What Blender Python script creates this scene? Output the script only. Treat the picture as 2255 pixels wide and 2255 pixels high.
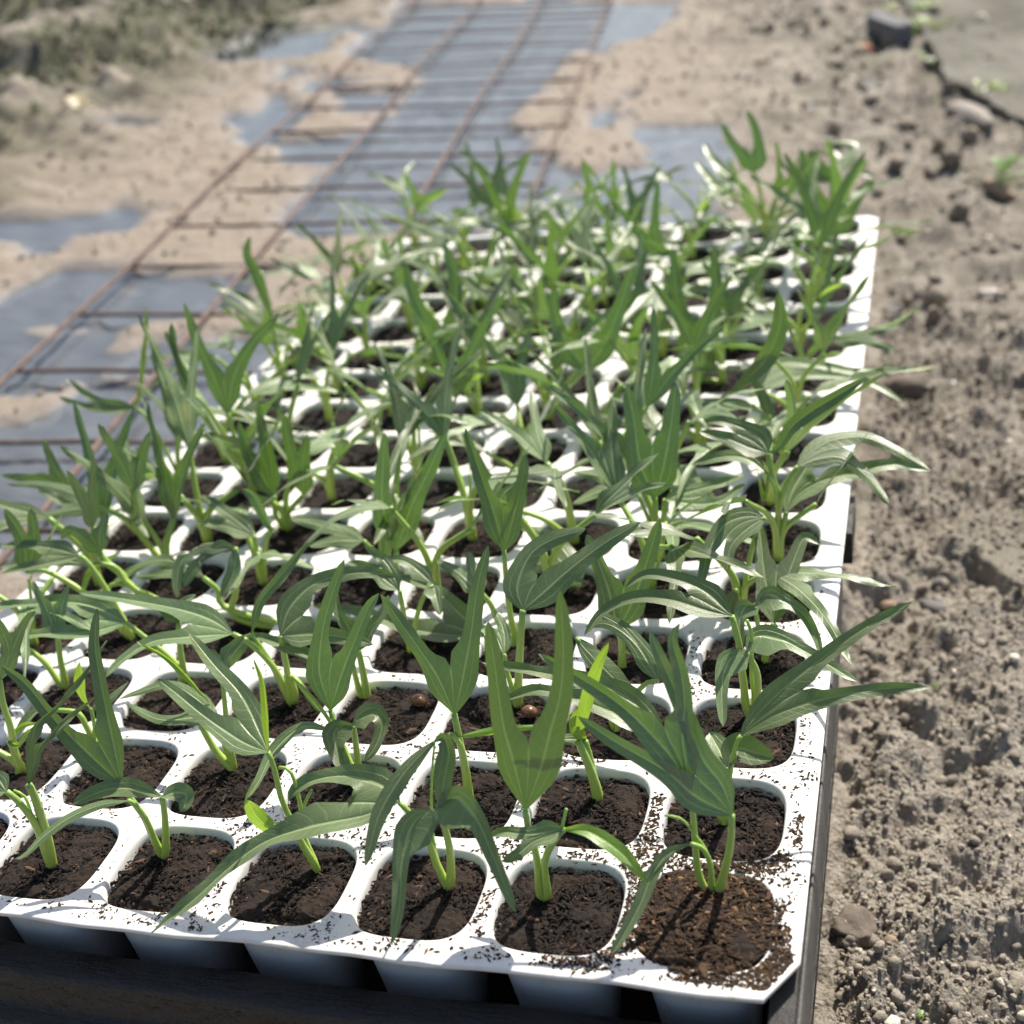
import bpy, math, random
import numpy as np
from mathutils import Vector, Matrix
random.seed(7); rng = np.random.default_rng(11)
for o in list(bpy.data.objects): bpy.data.objects.remove(o)
sc = bpy.context.scene
C = sc.collection

# ---------------------------------------------------------------- camera, sky, sun, exposure
# Everything is modelled in the seedling tray's own frame (tray top = z 0, metres); LEVEL turns
# that frame so that the ground, which the tray leans against slightly, ends up horizontal.
GN = Vector((.0769, -.0183, 1.0)).normalized()
LEVEL = GN.rotation_difference(Vector((0, 0, 1))).to_matrix().to_4x4()
CAMR = Matrix(((0.95823548, -0.00953700, 0.28582130, .0426),
               (0.25491127, 0.48152920, -0.83854032, -.2138),
               (-0.12963414, 0.87637816, 0.46384945, .2190), (0, 0, 0, 1)))
cam = bpy.data.cameras.new('camera'); cam_o = bpy.data.objects.new('camera', cam); C.objects.link(cam_o)
cam_o.matrix_world = LEVEL @ CAMR
cam.lens = 47.28; cam.sensor_width = 36; cam.clip_start = .01; cam.clip_end = 100
cam.dof.use_dof = True; cam.dof.focus_distance = .335; cam.dof.aperture_fstop = 15
sc.camera = cam_o
SUN = (LEVEL.to_3x3() @ Vector((.20, .575, .79))).normalized()     # from the scene towards the sun
w = bpy.data.worlds.new('World'); sc.world = w; w.use_nodes = True
nt = w.node_tree; bg = nt.nodes['Background']; sky = nt.nodes.new('ShaderNodeTexSky')
sky.sky_type = 'NISHITA'; sky.sun_disc = False
sky.sun_elevation = math.asin(SUN.z); sky.sun_rotation = math.atan2(SUN.x, SUN.y)
sky.air_density = 1.0; sky.dust_density = 2.5
nt.links.new(sky.outputs[0], bg.inputs[0]); bg.inputs[1].default_value = .092
sl = bpy.data.lights.new('sun', 'SUN'); sl.energy = 5.0; sl.angle = math.radians(.53); sl.color = (1, .935, .83)
so = bpy.data.objects.new('sun', sl); C.objects.link(so)
so.matrix_world = SUN.to_track_quat('Z', 'Y').to_matrix().to_4x4()
vs = sc.view_settings; vs.view_transform = 'Standard'; vs.look = 'None'; vs.exposure = 0.66; vs.gamma = 1; vs.use_curve_mapping = False
sc.render.engine = 'CYCLES'
sc.cycles.max_bounces = 10; sc.cycles.transmission_bounces = 6; sc.cycles.diffuse_bounces = 5

# ---------------------------------------------------------------- helpers
def newobj(name, me, mat=None, parent=None, **kw):
    o = bpy.data.objects.new(name, me); C.objects.link(o)
    if mat is not None and me is not None and not me.materials: me.materials.append(mat)
    if parent is not None: o.parent = parent
    for k, v in kw.items(): o[k] = v
    return o
def mesh(name, V, Fc, smooth=True, uv=None, attrs=None):
    me = bpy.data.meshes.new(name)
    V = np.asarray(V, float)
    me.from_pydata([tuple(v) for v in V], [], [tuple(int(i) for i in f) for f in Fc])
    if smooth: me.polygons.foreach_set('use_smooth', [True] * len(me.polygons))
    if uv is not None:
        l = me.uv_layers.new(name='UVMap'); idx = np.empty(len(me.loops), int); me.loops.foreach_get('vertex_index', idx)
        l.data.foreach_set('uv', np.asarray(uv, float)[idx].ravel())
    for k, a in (attrs or {}).items():
        t = me.attributes.new(k, 'FLOAT', 'POINT'); t.data.foreach_set('value', np.asarray(a, float))
    me.update(); return me
def fastgrid(name, P, nx, ny):
    """P: (ny*nx,3)"""
    me = bpy.data.meshes.new(name); i = np.arange((ny - 1) * (nx - 1)); r = i // (nx - 1); c = i % (nx - 1)
    a = r * nx + c; q = np.stack([a, a + 1, a + nx + 1, a + nx], 1).astype(np.int32)
    me.vertices.add(len(P)); me.vertices.foreach_set('co', P.astype(np.float32).ravel())
    me.loops.add(q.size); me.loops.foreach_set('vertex_index', q.ravel())
    me.polygons.add(len(q)); me.polygons.foreach_set('loop_start', (np.arange(len(q)) * 4).astype(np.int32))
    me.polygons.foreach_set('use_smooth', np.ones(len(q), bool)); me.update(calc_edges=True); me.validate(); return me
def trimesh(name, V, T, smooth=True, attrs=None):
    V = np.asarray(V, np.float32); T = np.asarray(T, np.int32)
    me = bpy.data.meshes.new(name); me.vertices.add(len(V)); me.vertices.foreach_set('co', V.ravel())
    me.loops.add(T.size); me.loops.foreach_set('vertex_index', T.ravel())
    me.polygons.add(len(T)); me.polygons.foreach_set('loop_start', (np.arange(len(T)) * 3).astype(np.int32))
    me.polygons.foreach_set('use_smooth', np.full(len(T), smooth)); me.update(calc_edges=True)
    for k, a in (attrs or {}).items():
        t = me.attributes.new(k, 'FLOAT', 'POINT'); t.data.foreach_set('value', np.asarray(a, float))
    return me
def ico(sub):
    t = (1 + 5 ** .5) / 2
    V = np.array([(-1, t, 0), (1, t, 0), (-1, -t, 0), (1, -t, 0), (0, -1, t), (0, 1, t), (0, -1, -t), (0, 1, -t), (t, 0, -1), (t, 0, 1), (-t, 0, -1), (-t, 0, 1)], float)
    T = [(0, 11, 5), (0, 5, 1), (0, 1, 7), (0, 7, 10), (0, 10, 11), (1, 5, 9), (5, 11, 4), (11, 10, 2), (10, 7, 6), (7, 1, 8), (3, 9, 4), (3, 4, 2), (3, 2, 6), (3, 6, 8), (3, 8, 9), (4, 9, 5), (2, 4, 11), (6, 2, 10), (8, 6, 7), (9, 8, 1)]
    V = [v / np.linalg.norm(v) for v in V]
    for _ in range(sub):
        cache = {}; T2 = []
        def mid(a, b):
            k = (min(a, b), max(a, b))
            if k not in cache:
                m = V[a] + V[b]; V.append(m / np.linalg.norm(m)); cache[k] = len(V) - 1
            return cache[k]
        for a, b, c in T:
            x, y, z = mid(a, b), mid(b, c), mid(c, a); T2 += [(a, x, z), (b, y, x), (c, z, y), (x, y, z)]
        T = T2
    return np.array(V), np.array(T)
def _h(i, j, s):
    n = (i * 374761393 + j * 668265263 + s * 1442695041) & 0xffffffff
    n = ((n ^ (n >> 13)) * 1274126177) & 0xffffffff; n = n ^ (n >> 16)
    return (n & 0xffffff) / float(0xffffff)
def vn(x, y, s=0):
    xi = np.floor(x).astype(np.int64); yi = np.floor(y).astype(np.int64); fx = x - xi; fy = y - yi
    fx = fx * fx * (3 - 2 * fx); fy = fy * fy * (3 - 2 * fy)
    a = _h(xi, yi, s); b = _h(xi + 1, yi, s); c = _h(xi, yi + 1, s); d = _h(xi + 1, yi + 1, s)
    return (a * (1 - fx) + b * fx) * (1 - fy) + (c * (1 - fx) + d * fx) * fy
def fbm(x, y, s=0, o=4, g=.5):
    r = 0; A = 1; t = 0
    for k in range(o):
        r = r + A * vn(x * 1.03 + k * 7.3 + .35 * y, y - .35 * x + k * 3.1, s + k); t += A; A *= g; x = x * 2.03; y = y * 2.03
    return r / t
def sst(a, b, x): t = np.clip((x - a) / (b - a), 0, 1); return t * t * (3 - 2 * t)
def cell(x, y, s=0):
    """distance to the nearest of jittered points, and that point's random value"""
    xi = np.floor(x).astype(np.int64); yi = np.floor(y).astype(np.int64); D = np.full(np.shape(x), 9.); Rv = np.zeros(np.shape(x))
    for i in (-1, 0, 1):
        for j in (-1, 0, 1):
            px = xi + i + _h(xi + i, yi + j, s); py = yi + j + _h(xi + i, yi + j, s + 5)
            d = np.hypot(px - x, py - y); rv = _h(xi + i, yi + j, s + 9); m = d < D; D = np.where(m, d, D); Rv = np.where(m, rv, Rv)
    return D, Rv
def inside(poly, x, y):
    """signed distance (m) to a polygon, positive inside"""
    P = np.asarray(poly, float); n = len(P); D = np.full(x.shape, 1e9); ins = np.zeros(x.shape, bool)
    for i in range(n):
        a = P[i]; b = P[(i + 1) % n]; e = b - a; L = e @ e + 1e-12
        t = np.clip(((x - a[0]) * e[0] + (y - a[1]) * e[1]) / L, 0, 1)
        D = np.minimum(D, np.hypot(x - a[0] - t * e[0], y - a[1] - t * e[1]))
        if a[1] != b[1]:
            ins ^= ((a[1] > y) != (b[1] > y)) & (x < (b[0] - a[0]) * (y - a[1]) / (b[1] - a[1]) + a[0])
    return np.where(ins, D, -D)
def gplane(x, y): return -.08 - .0769 * x + .0183 * (y - .3)
def catmull(P, n):
    P = np.asarray(P, float)
    if len(P) == 2: P = np.array([P[0], (P[0] + P[1]) / 2, P[1]])
    Q = np.vstack([2 * P[0] - P[1], P, 2 * P[-1] - P[-2]]); seg = np.linalg.norm(np.diff(P, axis=0), axis=1)
    cum = np.r_[0, np.cumsum(seg)]; out = []
    for s in np.linspace(0, cum[-1], n):
        i = min(np.searchsorted(cum, s, 'right') - 1, len(seg) - 1); t = (s - cum[i]) / max(seg[i], 1e-9)
        a, b, c, d = Q[i], Q[i + 1], Q[i + 2], Q[i + 3]
        out.append(.5 * (2 * b + (c - a) * t + (2 * a - 5 * b + 4 * c - d) * t * t + (3 * b - a - 3 * c + d) * t ** 3))
    return np.array(out)

# ---------------------------------------------------------------- materials
class MT:
    def __init__(s, name):
        s.m = bpy.data.materials.new(name); s.m.use_nodes = True; s.t = s.m.node_tree; s.b = s.t.nodes['Principled BSDF']; s.out = s.t.nodes['Material Output']
    def n(s, ty, **kw):
        x = s.t.nodes.new(ty)
        for k, v in kw.items(): setattr(x, k, v)
        return x
    def l(s, a, b): s.t.links.new(a, b)
    def co(s): return s.n('ShaderNodeTexCoord').outputs['Object']
    def noise(s, scale, detail=4, rough=.55, vec=None, dist=0):
        x = s.n('ShaderNodeTexNoise'); x.inputs['Scale'].default_value = scale; x.inputs['Detail'].default_value = detail
        x.inputs['Roughness'].default_value = rough; x.inputs['Distortion'].default_value = dist
        s.l(vec if vec is not None else s.co(), x.inputs['Vector']); return x.outputs['Fac']
    def ramp(s, fac, stops):
        x = s.n('ShaderNodeValToRGB'); e = x.color_ramp.elements
        while len(e) < len(stops): e.new(.5)
        for i, (p, c) in enumerate(stops): e[i].position = p; e[i].color = (*c, 1) if len(c) == 3 else c
        s.l(fac, x.inputs[0]); return x.outputs[0]
    def mix(s, fac, a, b, mode='MIX'):
        x = s.n('ShaderNodeMix', data_type='RGBA', blend_type=mode)
        for v, i in ((fac, 0), (a, 6), (b, 7)):
            if hasattr(v, 'links'): s.l(v, x.inputs[i])
            else: x.inputs[i].default_value = v if i == 0 else (*v, 1)
        return x.outputs[2]
    def math(s, op, a, b=None, c=None):
        x = s.n('ShaderNodeMath', operation=op)
        for i, v in enumerate((a, b, c)):
            if v is None: continue
            if hasattr(v, 'links'): s.l(v, x.inputs[i])
            else: x.inputs[i].default_value = v
        return x.outputs[0]
    def mapr(s, v, a, b, c=0, d=1):
        x = s.n('ShaderNodeMapRange'); s.l(v, x.inputs[0])
        for i, q in enumerate((a, b, c, d)): x.inputs[i + 1].default_value = q
        return x.outputs[0]
    def attr(s, name): return s.n('ShaderNodeAttribute', attribute_name=name).outputs['Fac']
    def bump(s, h, dist, strength=1, nrm=None):
        x = s.n('ShaderNodeBump'); x.inputs['Distance'].default_value = dist; x.inputs['Strength'].default_value = strength
        s.l(h, x.inputs['Height'])
        if nrm is not None: s.l(nrm, x.inputs['Normal'])
        s.l(x.outputs[0], s.b.inputs['Normal']); return x.outputs[0]
    def set(s, **kw):
        for k, v in kw.items():
            i = s.b.inputs[k]
            if hasattr(v, 'links'): s.l(v, i)
            else: i.default_value = (*v, 1) if isinstance(v, tuple) else v
        return s

def leaf_material(name, top, under, trans, vein, tfac=.24):
    m = MT(name); uv = m.n('ShaderNodeUVMap'); sep = m.n('ShaderNodeSeparateXYZ'); m.l(uv.outputs[0], sep.inputs[0])
    u = sep.outputs[0]; v = sep.outputs[1]; body = m.attr('body')
    au = m.math('ABSOLUTE', u)
    mid = m.mapr(au, .045, .12, 1, 0)
    inner = m.math('MULTIPLY', m.mapr(u, .90, .97, 0, 1), body)
    lat = m.math('MULTIPLY', m.mapr(m.math('ABSOLUTE', m.math('ADD', u, .52)), .02, .05, .8, 0), m.mapr(v, .006, .022, 1, 0))
    f = m.math('SINE', m.math('MULTIPLY', m.math('SUBTRACT', v, m.math('MULTIPLY', au, .0038)), 2200))
    feather = m.math('MULTIPLY', m.mapr(f, .86, 1, 0, 1), .22)
    main = m.math('MAXIMUM', m.math('MAXIMUM', mid, inner), lat)
    allv = m.math('MAXIMUM', main, feather)
    n1 = m.noise(90, 3); n2 = m.noise(2600, 2)
    rnd = m.n('ShaderNodeObjectInfo').outputs['Random']
    hs = m.n('ShaderNodeHueSaturation'); m.l(m.mapr(rnd, 0, 1, .49, .512), hs.inputs['Hue']); m.l(m.mapr(rnd, 0, 1, .74, 1.28), hs.inputs['Value'])
    geo = m.n('ShaderNodeNewGeometry').outputs['Backfacing']
    c = m.mix(m.mapr(n1, .3, .7, 0, 1), top, tuple(q * 1.35 for q in top))
    c = m.mix(m.mapr(n2, .62, .75, 0, .45), c, tuple(q * 2.1 for q in top))
    ys = m.math('MULTIPLY', m.mapr(m.noise(75, 4, .6), .60, .70, 0, .7), m.mapr(rnd, .55, .75, 0, 1)); c = m.mix(ys, c, (.34, .33, .09)); c = m.mix(geo, c, under); c = m.mix(m.math('MULTIPLY', allv, .85), c, vein)
    m.l(c, hs.inputs['Color']); col = hs.outputs[0]
    m.set(**{'Base Color': col, 'Roughness': .41, 'Specular IOR Level': .85})
    m.b.inputs['Sheen Weight'].default_value = .25; m.b.inputs['Sheen Roughness'].default_value = .4
    h = m.math('ADD', m.math('MULTIPLY', main, -1.2), m.math('ADD', m.math('MULTIPLY', feather, -1.2), m.math('MULTIPLY', n2, .7)))
    nb = m.bump(h, .00011, .8)
    tr = m.n('ShaderNodeBsdfTranslucent'); m.l(m.mix(m.math('MULTIPLY', allv, .4), trans, tuple(min(1, q * 1.5) for q in trans)), tr.inputs[0]); m.l(nb, tr.inputs[1])
    mx = m.n('ShaderNodeMixShader'); mx.inputs[0].default_value = tfac
    m.l(m.b.outputs[0], mx.inputs[1]); m.l(tr.outputs[0], mx.inputs[2]); m.l(mx.outputs[0], m.out.inputs[0])
    return m.m
LEAF = leaf_material('leaf', (.118, .160, .070), (.185, .23, .115), (.13, .28, .015), (.42, .50, .24))
YOUNG = leaf_material('young_leaf', (.10, .19, .035), (.15, .25, .07), (.38, .60, .04), (.36, .48, .12), .42)
def stem_material():
    m = MT('stem'); v = m.attr('along'); n = m.noise(500, 3)
    c = m.ramp(v, [(0, (.12, .14, .03)), (.12, (.44, .56, .10)), (.6, (.34, .48, .10)), (1, (.24, .38, .09))])
    c = m.mix(m.mapr(n, .35, .75, 0, .35), c, (.36, .45, .14))
    m.set(**{'Base Color': c, 'Roughness': .38}); m.b.inputs['Subsurface Weight'].default_value = .35
    m.b.inputs['Subsurface Radius'].default_value = (.6, 1.0, .15); m.b.inputs['Subsurface Scale'].default_value = .0016
    m.bump(n, .0001, .5); return m.m
STEM = stem_material()
def plastic_white():
    m = MT('white_plastic'); n = m.noise(60, 5, .6); n2 = m.noise(700, 4, .65, dist=.6); n3 = m.noise(14, 3)
    c = m.mix(m.mapr(n, .45, .75, 0, .35), (.73, .72, .69), (.62, .575, .49))
    c = m.mix(m.mapr(n2, .66, .74, 0, .55), c, (.42, .36, .28))
    c = m.mix(m.mapr(n3, .5, .75, 0, .35), c, (.66, .60, .50)); c = m.mix(m.mapr(m.noise(130, 6, .7), .55, .70, 0, .5), c, (.40, .31, .22))
    m.set(**{'Base Color': c, 'Roughness': m.mapr(n, .3, .7, .42, .6)}); m.bump(m.noise(260, 3), .0002, .25); return m.m
WHITE = plastic_white()
def plastic_black():
    m = MT('black_plastic'); n = m.noise(90, 6, .65); n2 = m.noise(900, 4, .7)
    st = m.n('ShaderNodeMapping'); m.l(m.co(), st.inputs[0]); st.inputs['Rotation'].default_value = (0, 0, .6); st.inputs['Scale'].default_value = (1, 9, 1)
    n3 = m.noise(160, 4, .6, vec=st.outputs[0])
    c = m.mix(m.mapr(n, .4, .75, 0, .6), (.006, .006, .007), (.016, .015, .015))
    c = m.mix(m.mapr(n3, .6, .78, 0, .55), c, (.04, .038, .036)); c = m.mix(m.mapr(n2, .66, .76, 0, .4), c, (.10, .09, .075))
    m.set(**{'Base Color': c, 'Roughness': .42}); m.bump(m.math('ADD', m.math('MULTIPLY', m.noise(45, 5, .6), 2), m.math('ADD', n, m.math('MULTIPLY', n3, .6))), .0014, .8); return m.m
BLACK = plastic_black()  # very dark base colour carries the shade on the front wall
def soil_mat(name, a, b, cc, sc_=1):
    m = MT(name); n = m.noise(900 * sc_, 5, .7); n2 = m.noise(230 * sc_, 4, .6); n3 = m.noise(2600 * sc_, 2)
    isl = m.n('ShaderNodeNewGeometry').outputs['Random Per Island']
    c = m.mix(m.mapr(n2, .35, .68, 0, 1), a, b); c = m.mix(m.mapr(n, .56, .72, 0, .75), c, cc)
    c = m.mix(m.mapr(isl, .55, 1, 0, .6), c, cc); c = m.mix(m.mapr(isl, .93, .97, 0, .8), c, tuple(min(1, q * 2.6) for q in cc)); c = m.mix(m.mapr(m.noise(55 * sc_, 3), .4, .65, 0, .45), c, tuple(q * .5 for q in a))
    m.set(**{'Base Color': c, 'Roughness': .86, 'Specular IOR Level': .3}); m.bump(m.math('ADD', n, m.math('MULTIPLY', n3, .5)), .0007, .9); return m.m
PEAT = soil_mat('peat_soil', (.006, .0045, .004), (.018, .012, .009), (.075, .044, .028))
CRUMB = soil_mat('peat_crumbs', (.03, .018, .011), (.065, .037, .02), (.15, .088, .045))
def ground_mat():
    m = MT('bare_earth'); sand = m.attr('sand'); moss = m.attr('moss'); wet = m.attr('wet')
    n = m.noise(55, 6, .62); f = m.noise(900, 4, .7); g = m.noise(2400, 2); k = m.noise(9, 4)
    soil = m.mix(m.mapr(n, .34, .68, 0, 1), (.25, .222, .182), (.45, .408, .342))
    soil = m.mix(m.mapr(k, .46, .60, 0, .6), soil, (.21, .185, .15))
    sd = m.mix(m.mapr(n, .35, .7, 0, 1), (.32, .26, .205), (.41, .345, .275)); sd = m.mix(m.mapr(m.noise(230, 5, .75), .52, .68, 0, .5), sd, (.17, .14, .12)); sd = m.mix(m.mapr(m.noise(170, 5, .75), .56, .7, 0, .5), sd, (.50, .43, .35))
    c = m.mix(sand, soil, sd)
    c = m.mix(m.mapr(f, .56, .72, 0, .6), c, (.50, .43, .32)); c = m.mix(m.mapr(f, .44, .3, 0, .45), c, (.13, .105, .08))
    c = m.mix(m.math('MULTIPLY', moss, m.mapr(n, .35, .6, .3, 1)), c, (.085, .09, .042))
    c = m.mix(wet, c, (.155, .158, .175))
    m.set(**{'Base Color': c, 'Roughness': m.mapr(wet, 0, 1, .9, .45), 'Specular IOR Level': .4})
    vo = m.n('ShaderNodeTexVoronoi'); vo.inputs['Scale'].default_value = 620; m.l(m.co(), vo.inputs['Vector'])
    gr = m.mapr(vo.outputs['Distance'], 0, .6, 1, 0)
    h = m.math('ADD', m.math('MULTIPLY', f, 1.2), m.math('ADD', m.math('MULTIPLY', gr, .7), m.math('MULTIPLY', g, .3)))
    m.bump(m.math('MULTIPLY', h, m.mapr(wet, 0, 1, 1, .15)), .0016, 1); return m.m
GROUND = ground_mat()
def stone_mat(name, a, b, rough=.8):
    m = MT(name); n = m.noise(160, 5, .65); f = m.noise(1500, 3, .7); isl = m.n('ShaderNodeNewGeometry').outputs['Random Per Island']
    c = m.mix(m.mapr(n, .35, .7, 0, 1), a, b); c = m.mix(m.mapr(isl, 0, 1, 0, .7), c, tuple(q * .6 for q in a)); c = m.mix(m.mapr(f, .6, .75, 0, .5), c, tuple(min(1, q * 1.5) for q in b))
    m.set(**{'Base Color': c, 'Roughness': rough}); m.bump(f, .0006, .6); return m.m
GRAVEL = stone_mat('gravel', (.27, .23, .185), (.43, .375, .30))
GREYST = stone_mat('grey_stone', (.15, .14, .14), (.25, .235, .22))
TANST = stone_mat('tan_stone', (.30, .21, .13), (.42, .33, .23))
CLODM = stone_mat('dark_clod', (.13, .105, .085), (.24, .195, .155), .9)
DUSTY_SUNLIT = stone_mat('dusty_sunlit_black_plastic', (.06, .058, .057), (.13, .123, .115), .5)  # same plastic, lighter: dust plus the side wall's sunlight put into the colour
def path_mat():
    m = MT('concrete'); a = m.noise(9, 6, .65); b = m.noise(70, 5, .7); f = m.noise(600, 3, .7)
    c = m.mix(m.mapr(a, .38, .62, 0, 1), (.12, .112, .09), (.215, .205, .175)); c = m.mix(m.mapr(b, .54, .68, 0, .6), c, (.09, .08, .06)); c = m.mix(m.mapr(b, .42, .34, 0, .6), c, (.28, .265, .23))
    m.set(**{'Base Color': c, 'Roughness': .95, 'Specular IOR Level': .2}); m.bump(m.math('ADD', b, m.math('MULTIPLY', f, .3)), .006, 1); return m.m
CONC = path_mat()
def water_mat():
    m = MT('puddle_water'); t = m.n('ShaderNodeBsdfTransparent'); t.inputs[0].default_value = (.80, .84, .86, 1); g = m.n('ShaderNodeBsdfGlossy'); g.inputs['Roughness'].default_value = .03
    f = m.n('ShaderNodeFresnel'); f.inputs[0].default_value = 1.34; b = m.n('ShaderNodeBump'); b.inputs['Distance'].default_value = .0008; b.inputs['Strength'].default_value = .35; m.l(m.noise(18, 3), b.inputs['Height'])
    m.l(b.outputs[0], g.inputs['Normal']); m.l(b.outputs[0], f.inputs['Normal'])
    x = m.n('ShaderNodeMixShader'); m.l(f.outputs[0], x.inputs[0]); m.l(t.outputs[0], x.inputs[1]); m.l(g.outputs[0], x.inputs[2]); m.l(x.outputs[0], m.out.inputs[0]); return m.m
WATER = water_mat()
def rust():
    m = MT('rusty_steel'); n = m.noise(120, 5, .65); c = m.mix(m.mapr(n, .35, .68, 0, 1), (.075, .05, .042), (.19, .125, .105))
    m.set(**{'Base Color': c, 'Roughness': .7, 'Metallic': .15}); m.bump(m.noise(900, 3), .0004, .6); return m.m
RUST = rust()
def flat(name, col, rough=.5):
    m = MT(name); n = m.noise(400, 3); m.set(**{'Base Color': m.mix(m.mapr(n, .35, .7, 0, 1), tuple(q * .8 for q in col), tuple(min(1, q * 1.15) for q in col)), 'Roughness': rough}); return m.m

PUDDLES = [[[-0.6621,1.6647],[-0.2625,1.6244],[-0.2523,1.5157],[-0.2693,1.3892],[-0.304,1.3761],[-0.2985,1.3184],[-0.3385,1.3486],[-0.3375,1.2269],[-0.3258,1.1315],[-0.3391,1.0877],[-0.3181,0.9881],[-0.2859,0.949],[-0.3162,0.884],[-0.2489,0.719],[-0.3984,0.6835],[-0.4317,0.7316],[-0.4451,0.8308],[-0.4397,0.879],[-0.4658,0.8947],[-0.4714,0.9754],[-0.4539,0.9853],[-0.4482,1.045],[-0.4571,1.1557],[-0.4964,1.2572],[-0.5572,1.2865],[-0.6124,1.3465],[-0.6128,1.4407],[-0.6081,1.5085]],[[-0.2066,1.0089],[-0.1208,1.0103],[-0.1028,0.8772],[-0.0993,0.7065],[-0.1785,0.7241],[-0.211,0.8423],[-0.1674,0.89]],[[-0.6821,0.701],[-0.6659,0.7062],[-0.624,0.7186],[-0.5852,0.7213],[-0.5806,0.7507],[-0.5545,0.7274],[-0.5513,0.6868],[-0.5804,0.6757],[-0.577,0.6345],[-0.5925,0.6261],[-0.6221,0.6612],[-0.657,0.6635]],[[-0.5596,0.518],[-0.5533,0.5332],[-0.551,0.569],[-0.5423,0.5965],[-0.5036,0.611],[-0.4843,0.5911],[-0.4833,0.5453],[-0.5012,0.5147],[-0.5228,0.4986],[-0.5422,0.4919]],[[-0.4796,0.5456],[-0.475,0.5814],[-0.3988,0.599],[-0.3768,0.5418],[-0.428,0.5225],[-0.4707,0.5161]],[[-0.4727,0.5068],[-0.4532,0.4982],[-0.4453,0.464],[-0.4509,0.4463],[-0.4638,0.4399],[-0.47,0.4644],[-0.4696,0.4937]],[[-0.4119,0.4361],[-0.4164,0.4592],[-0.4043,0.477],[-0.376,0.4929],[-0.3116,0.5086],[-0.2512,0.4376],[-0.2797,0.3549],[-0.3392,0.4301],[-0.3784,0.4274]],[[-0.4188,0.4224],[-0.3784,0.4274],[-0.3392,0.4301],[-0.2766,0.3614],[-0.2642,0.2709],[-0.2809,0.2403],[-0.3397,0.2307],[-0.3871,0.2515],[-0.4495,0.3435],[-0.4399,0.3592],[-0.4265,0.3696],[-0.4206,0.3875],[-0.4177,0.4056]],[[-0.623,1.0161],[-0.6187,1.0413],[-0.5876,1.0353],[-0.6119,1.1239],[-0.5897,1.103],[-0.5763,1.0674],[-0.5559,1.0741],[-0.5436,1.0483],[-0.5304,0.9221],[-0.5514,0.9323],[-0.5801,0.9538],[-0.5789,0.9847]],[[-0.7675,1.3534],[-0.7696,1.4436],[-0.7384,1.4723],[-0.6696,1.4781],[-0.6391,1.3628],[-0.6561,1.3042],[-0.6883,1.2853],[-0.7354,1.2421],[-0.7669,1.2652]],[[-0.73,0.9816],[-0.7256,1.0],[-0.6912,1.0006],[-0.6801,0.9766],[-0.7056,0.9642]],[[-0.6352,1.1774],[-0.6508,1.2508],[-0.629,1.2421],[-0.6141,1.2153],[-0.6222,1.1923]],[[-0.2483,1.045],[-0.2398,1.0733],[-0.2277,1.0295],[-0.2338,1.0028]],[[-0.5365,1.1282],[-0.48,1.1371],[-0.4573,1.0554],[-0.5017,1.055]],[[-0.523,0.9405],[-0.4941,0.9654],[-0.4419,0.9666],[-0.4288,0.8631],[-0.4937,0.8768]]]
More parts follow.
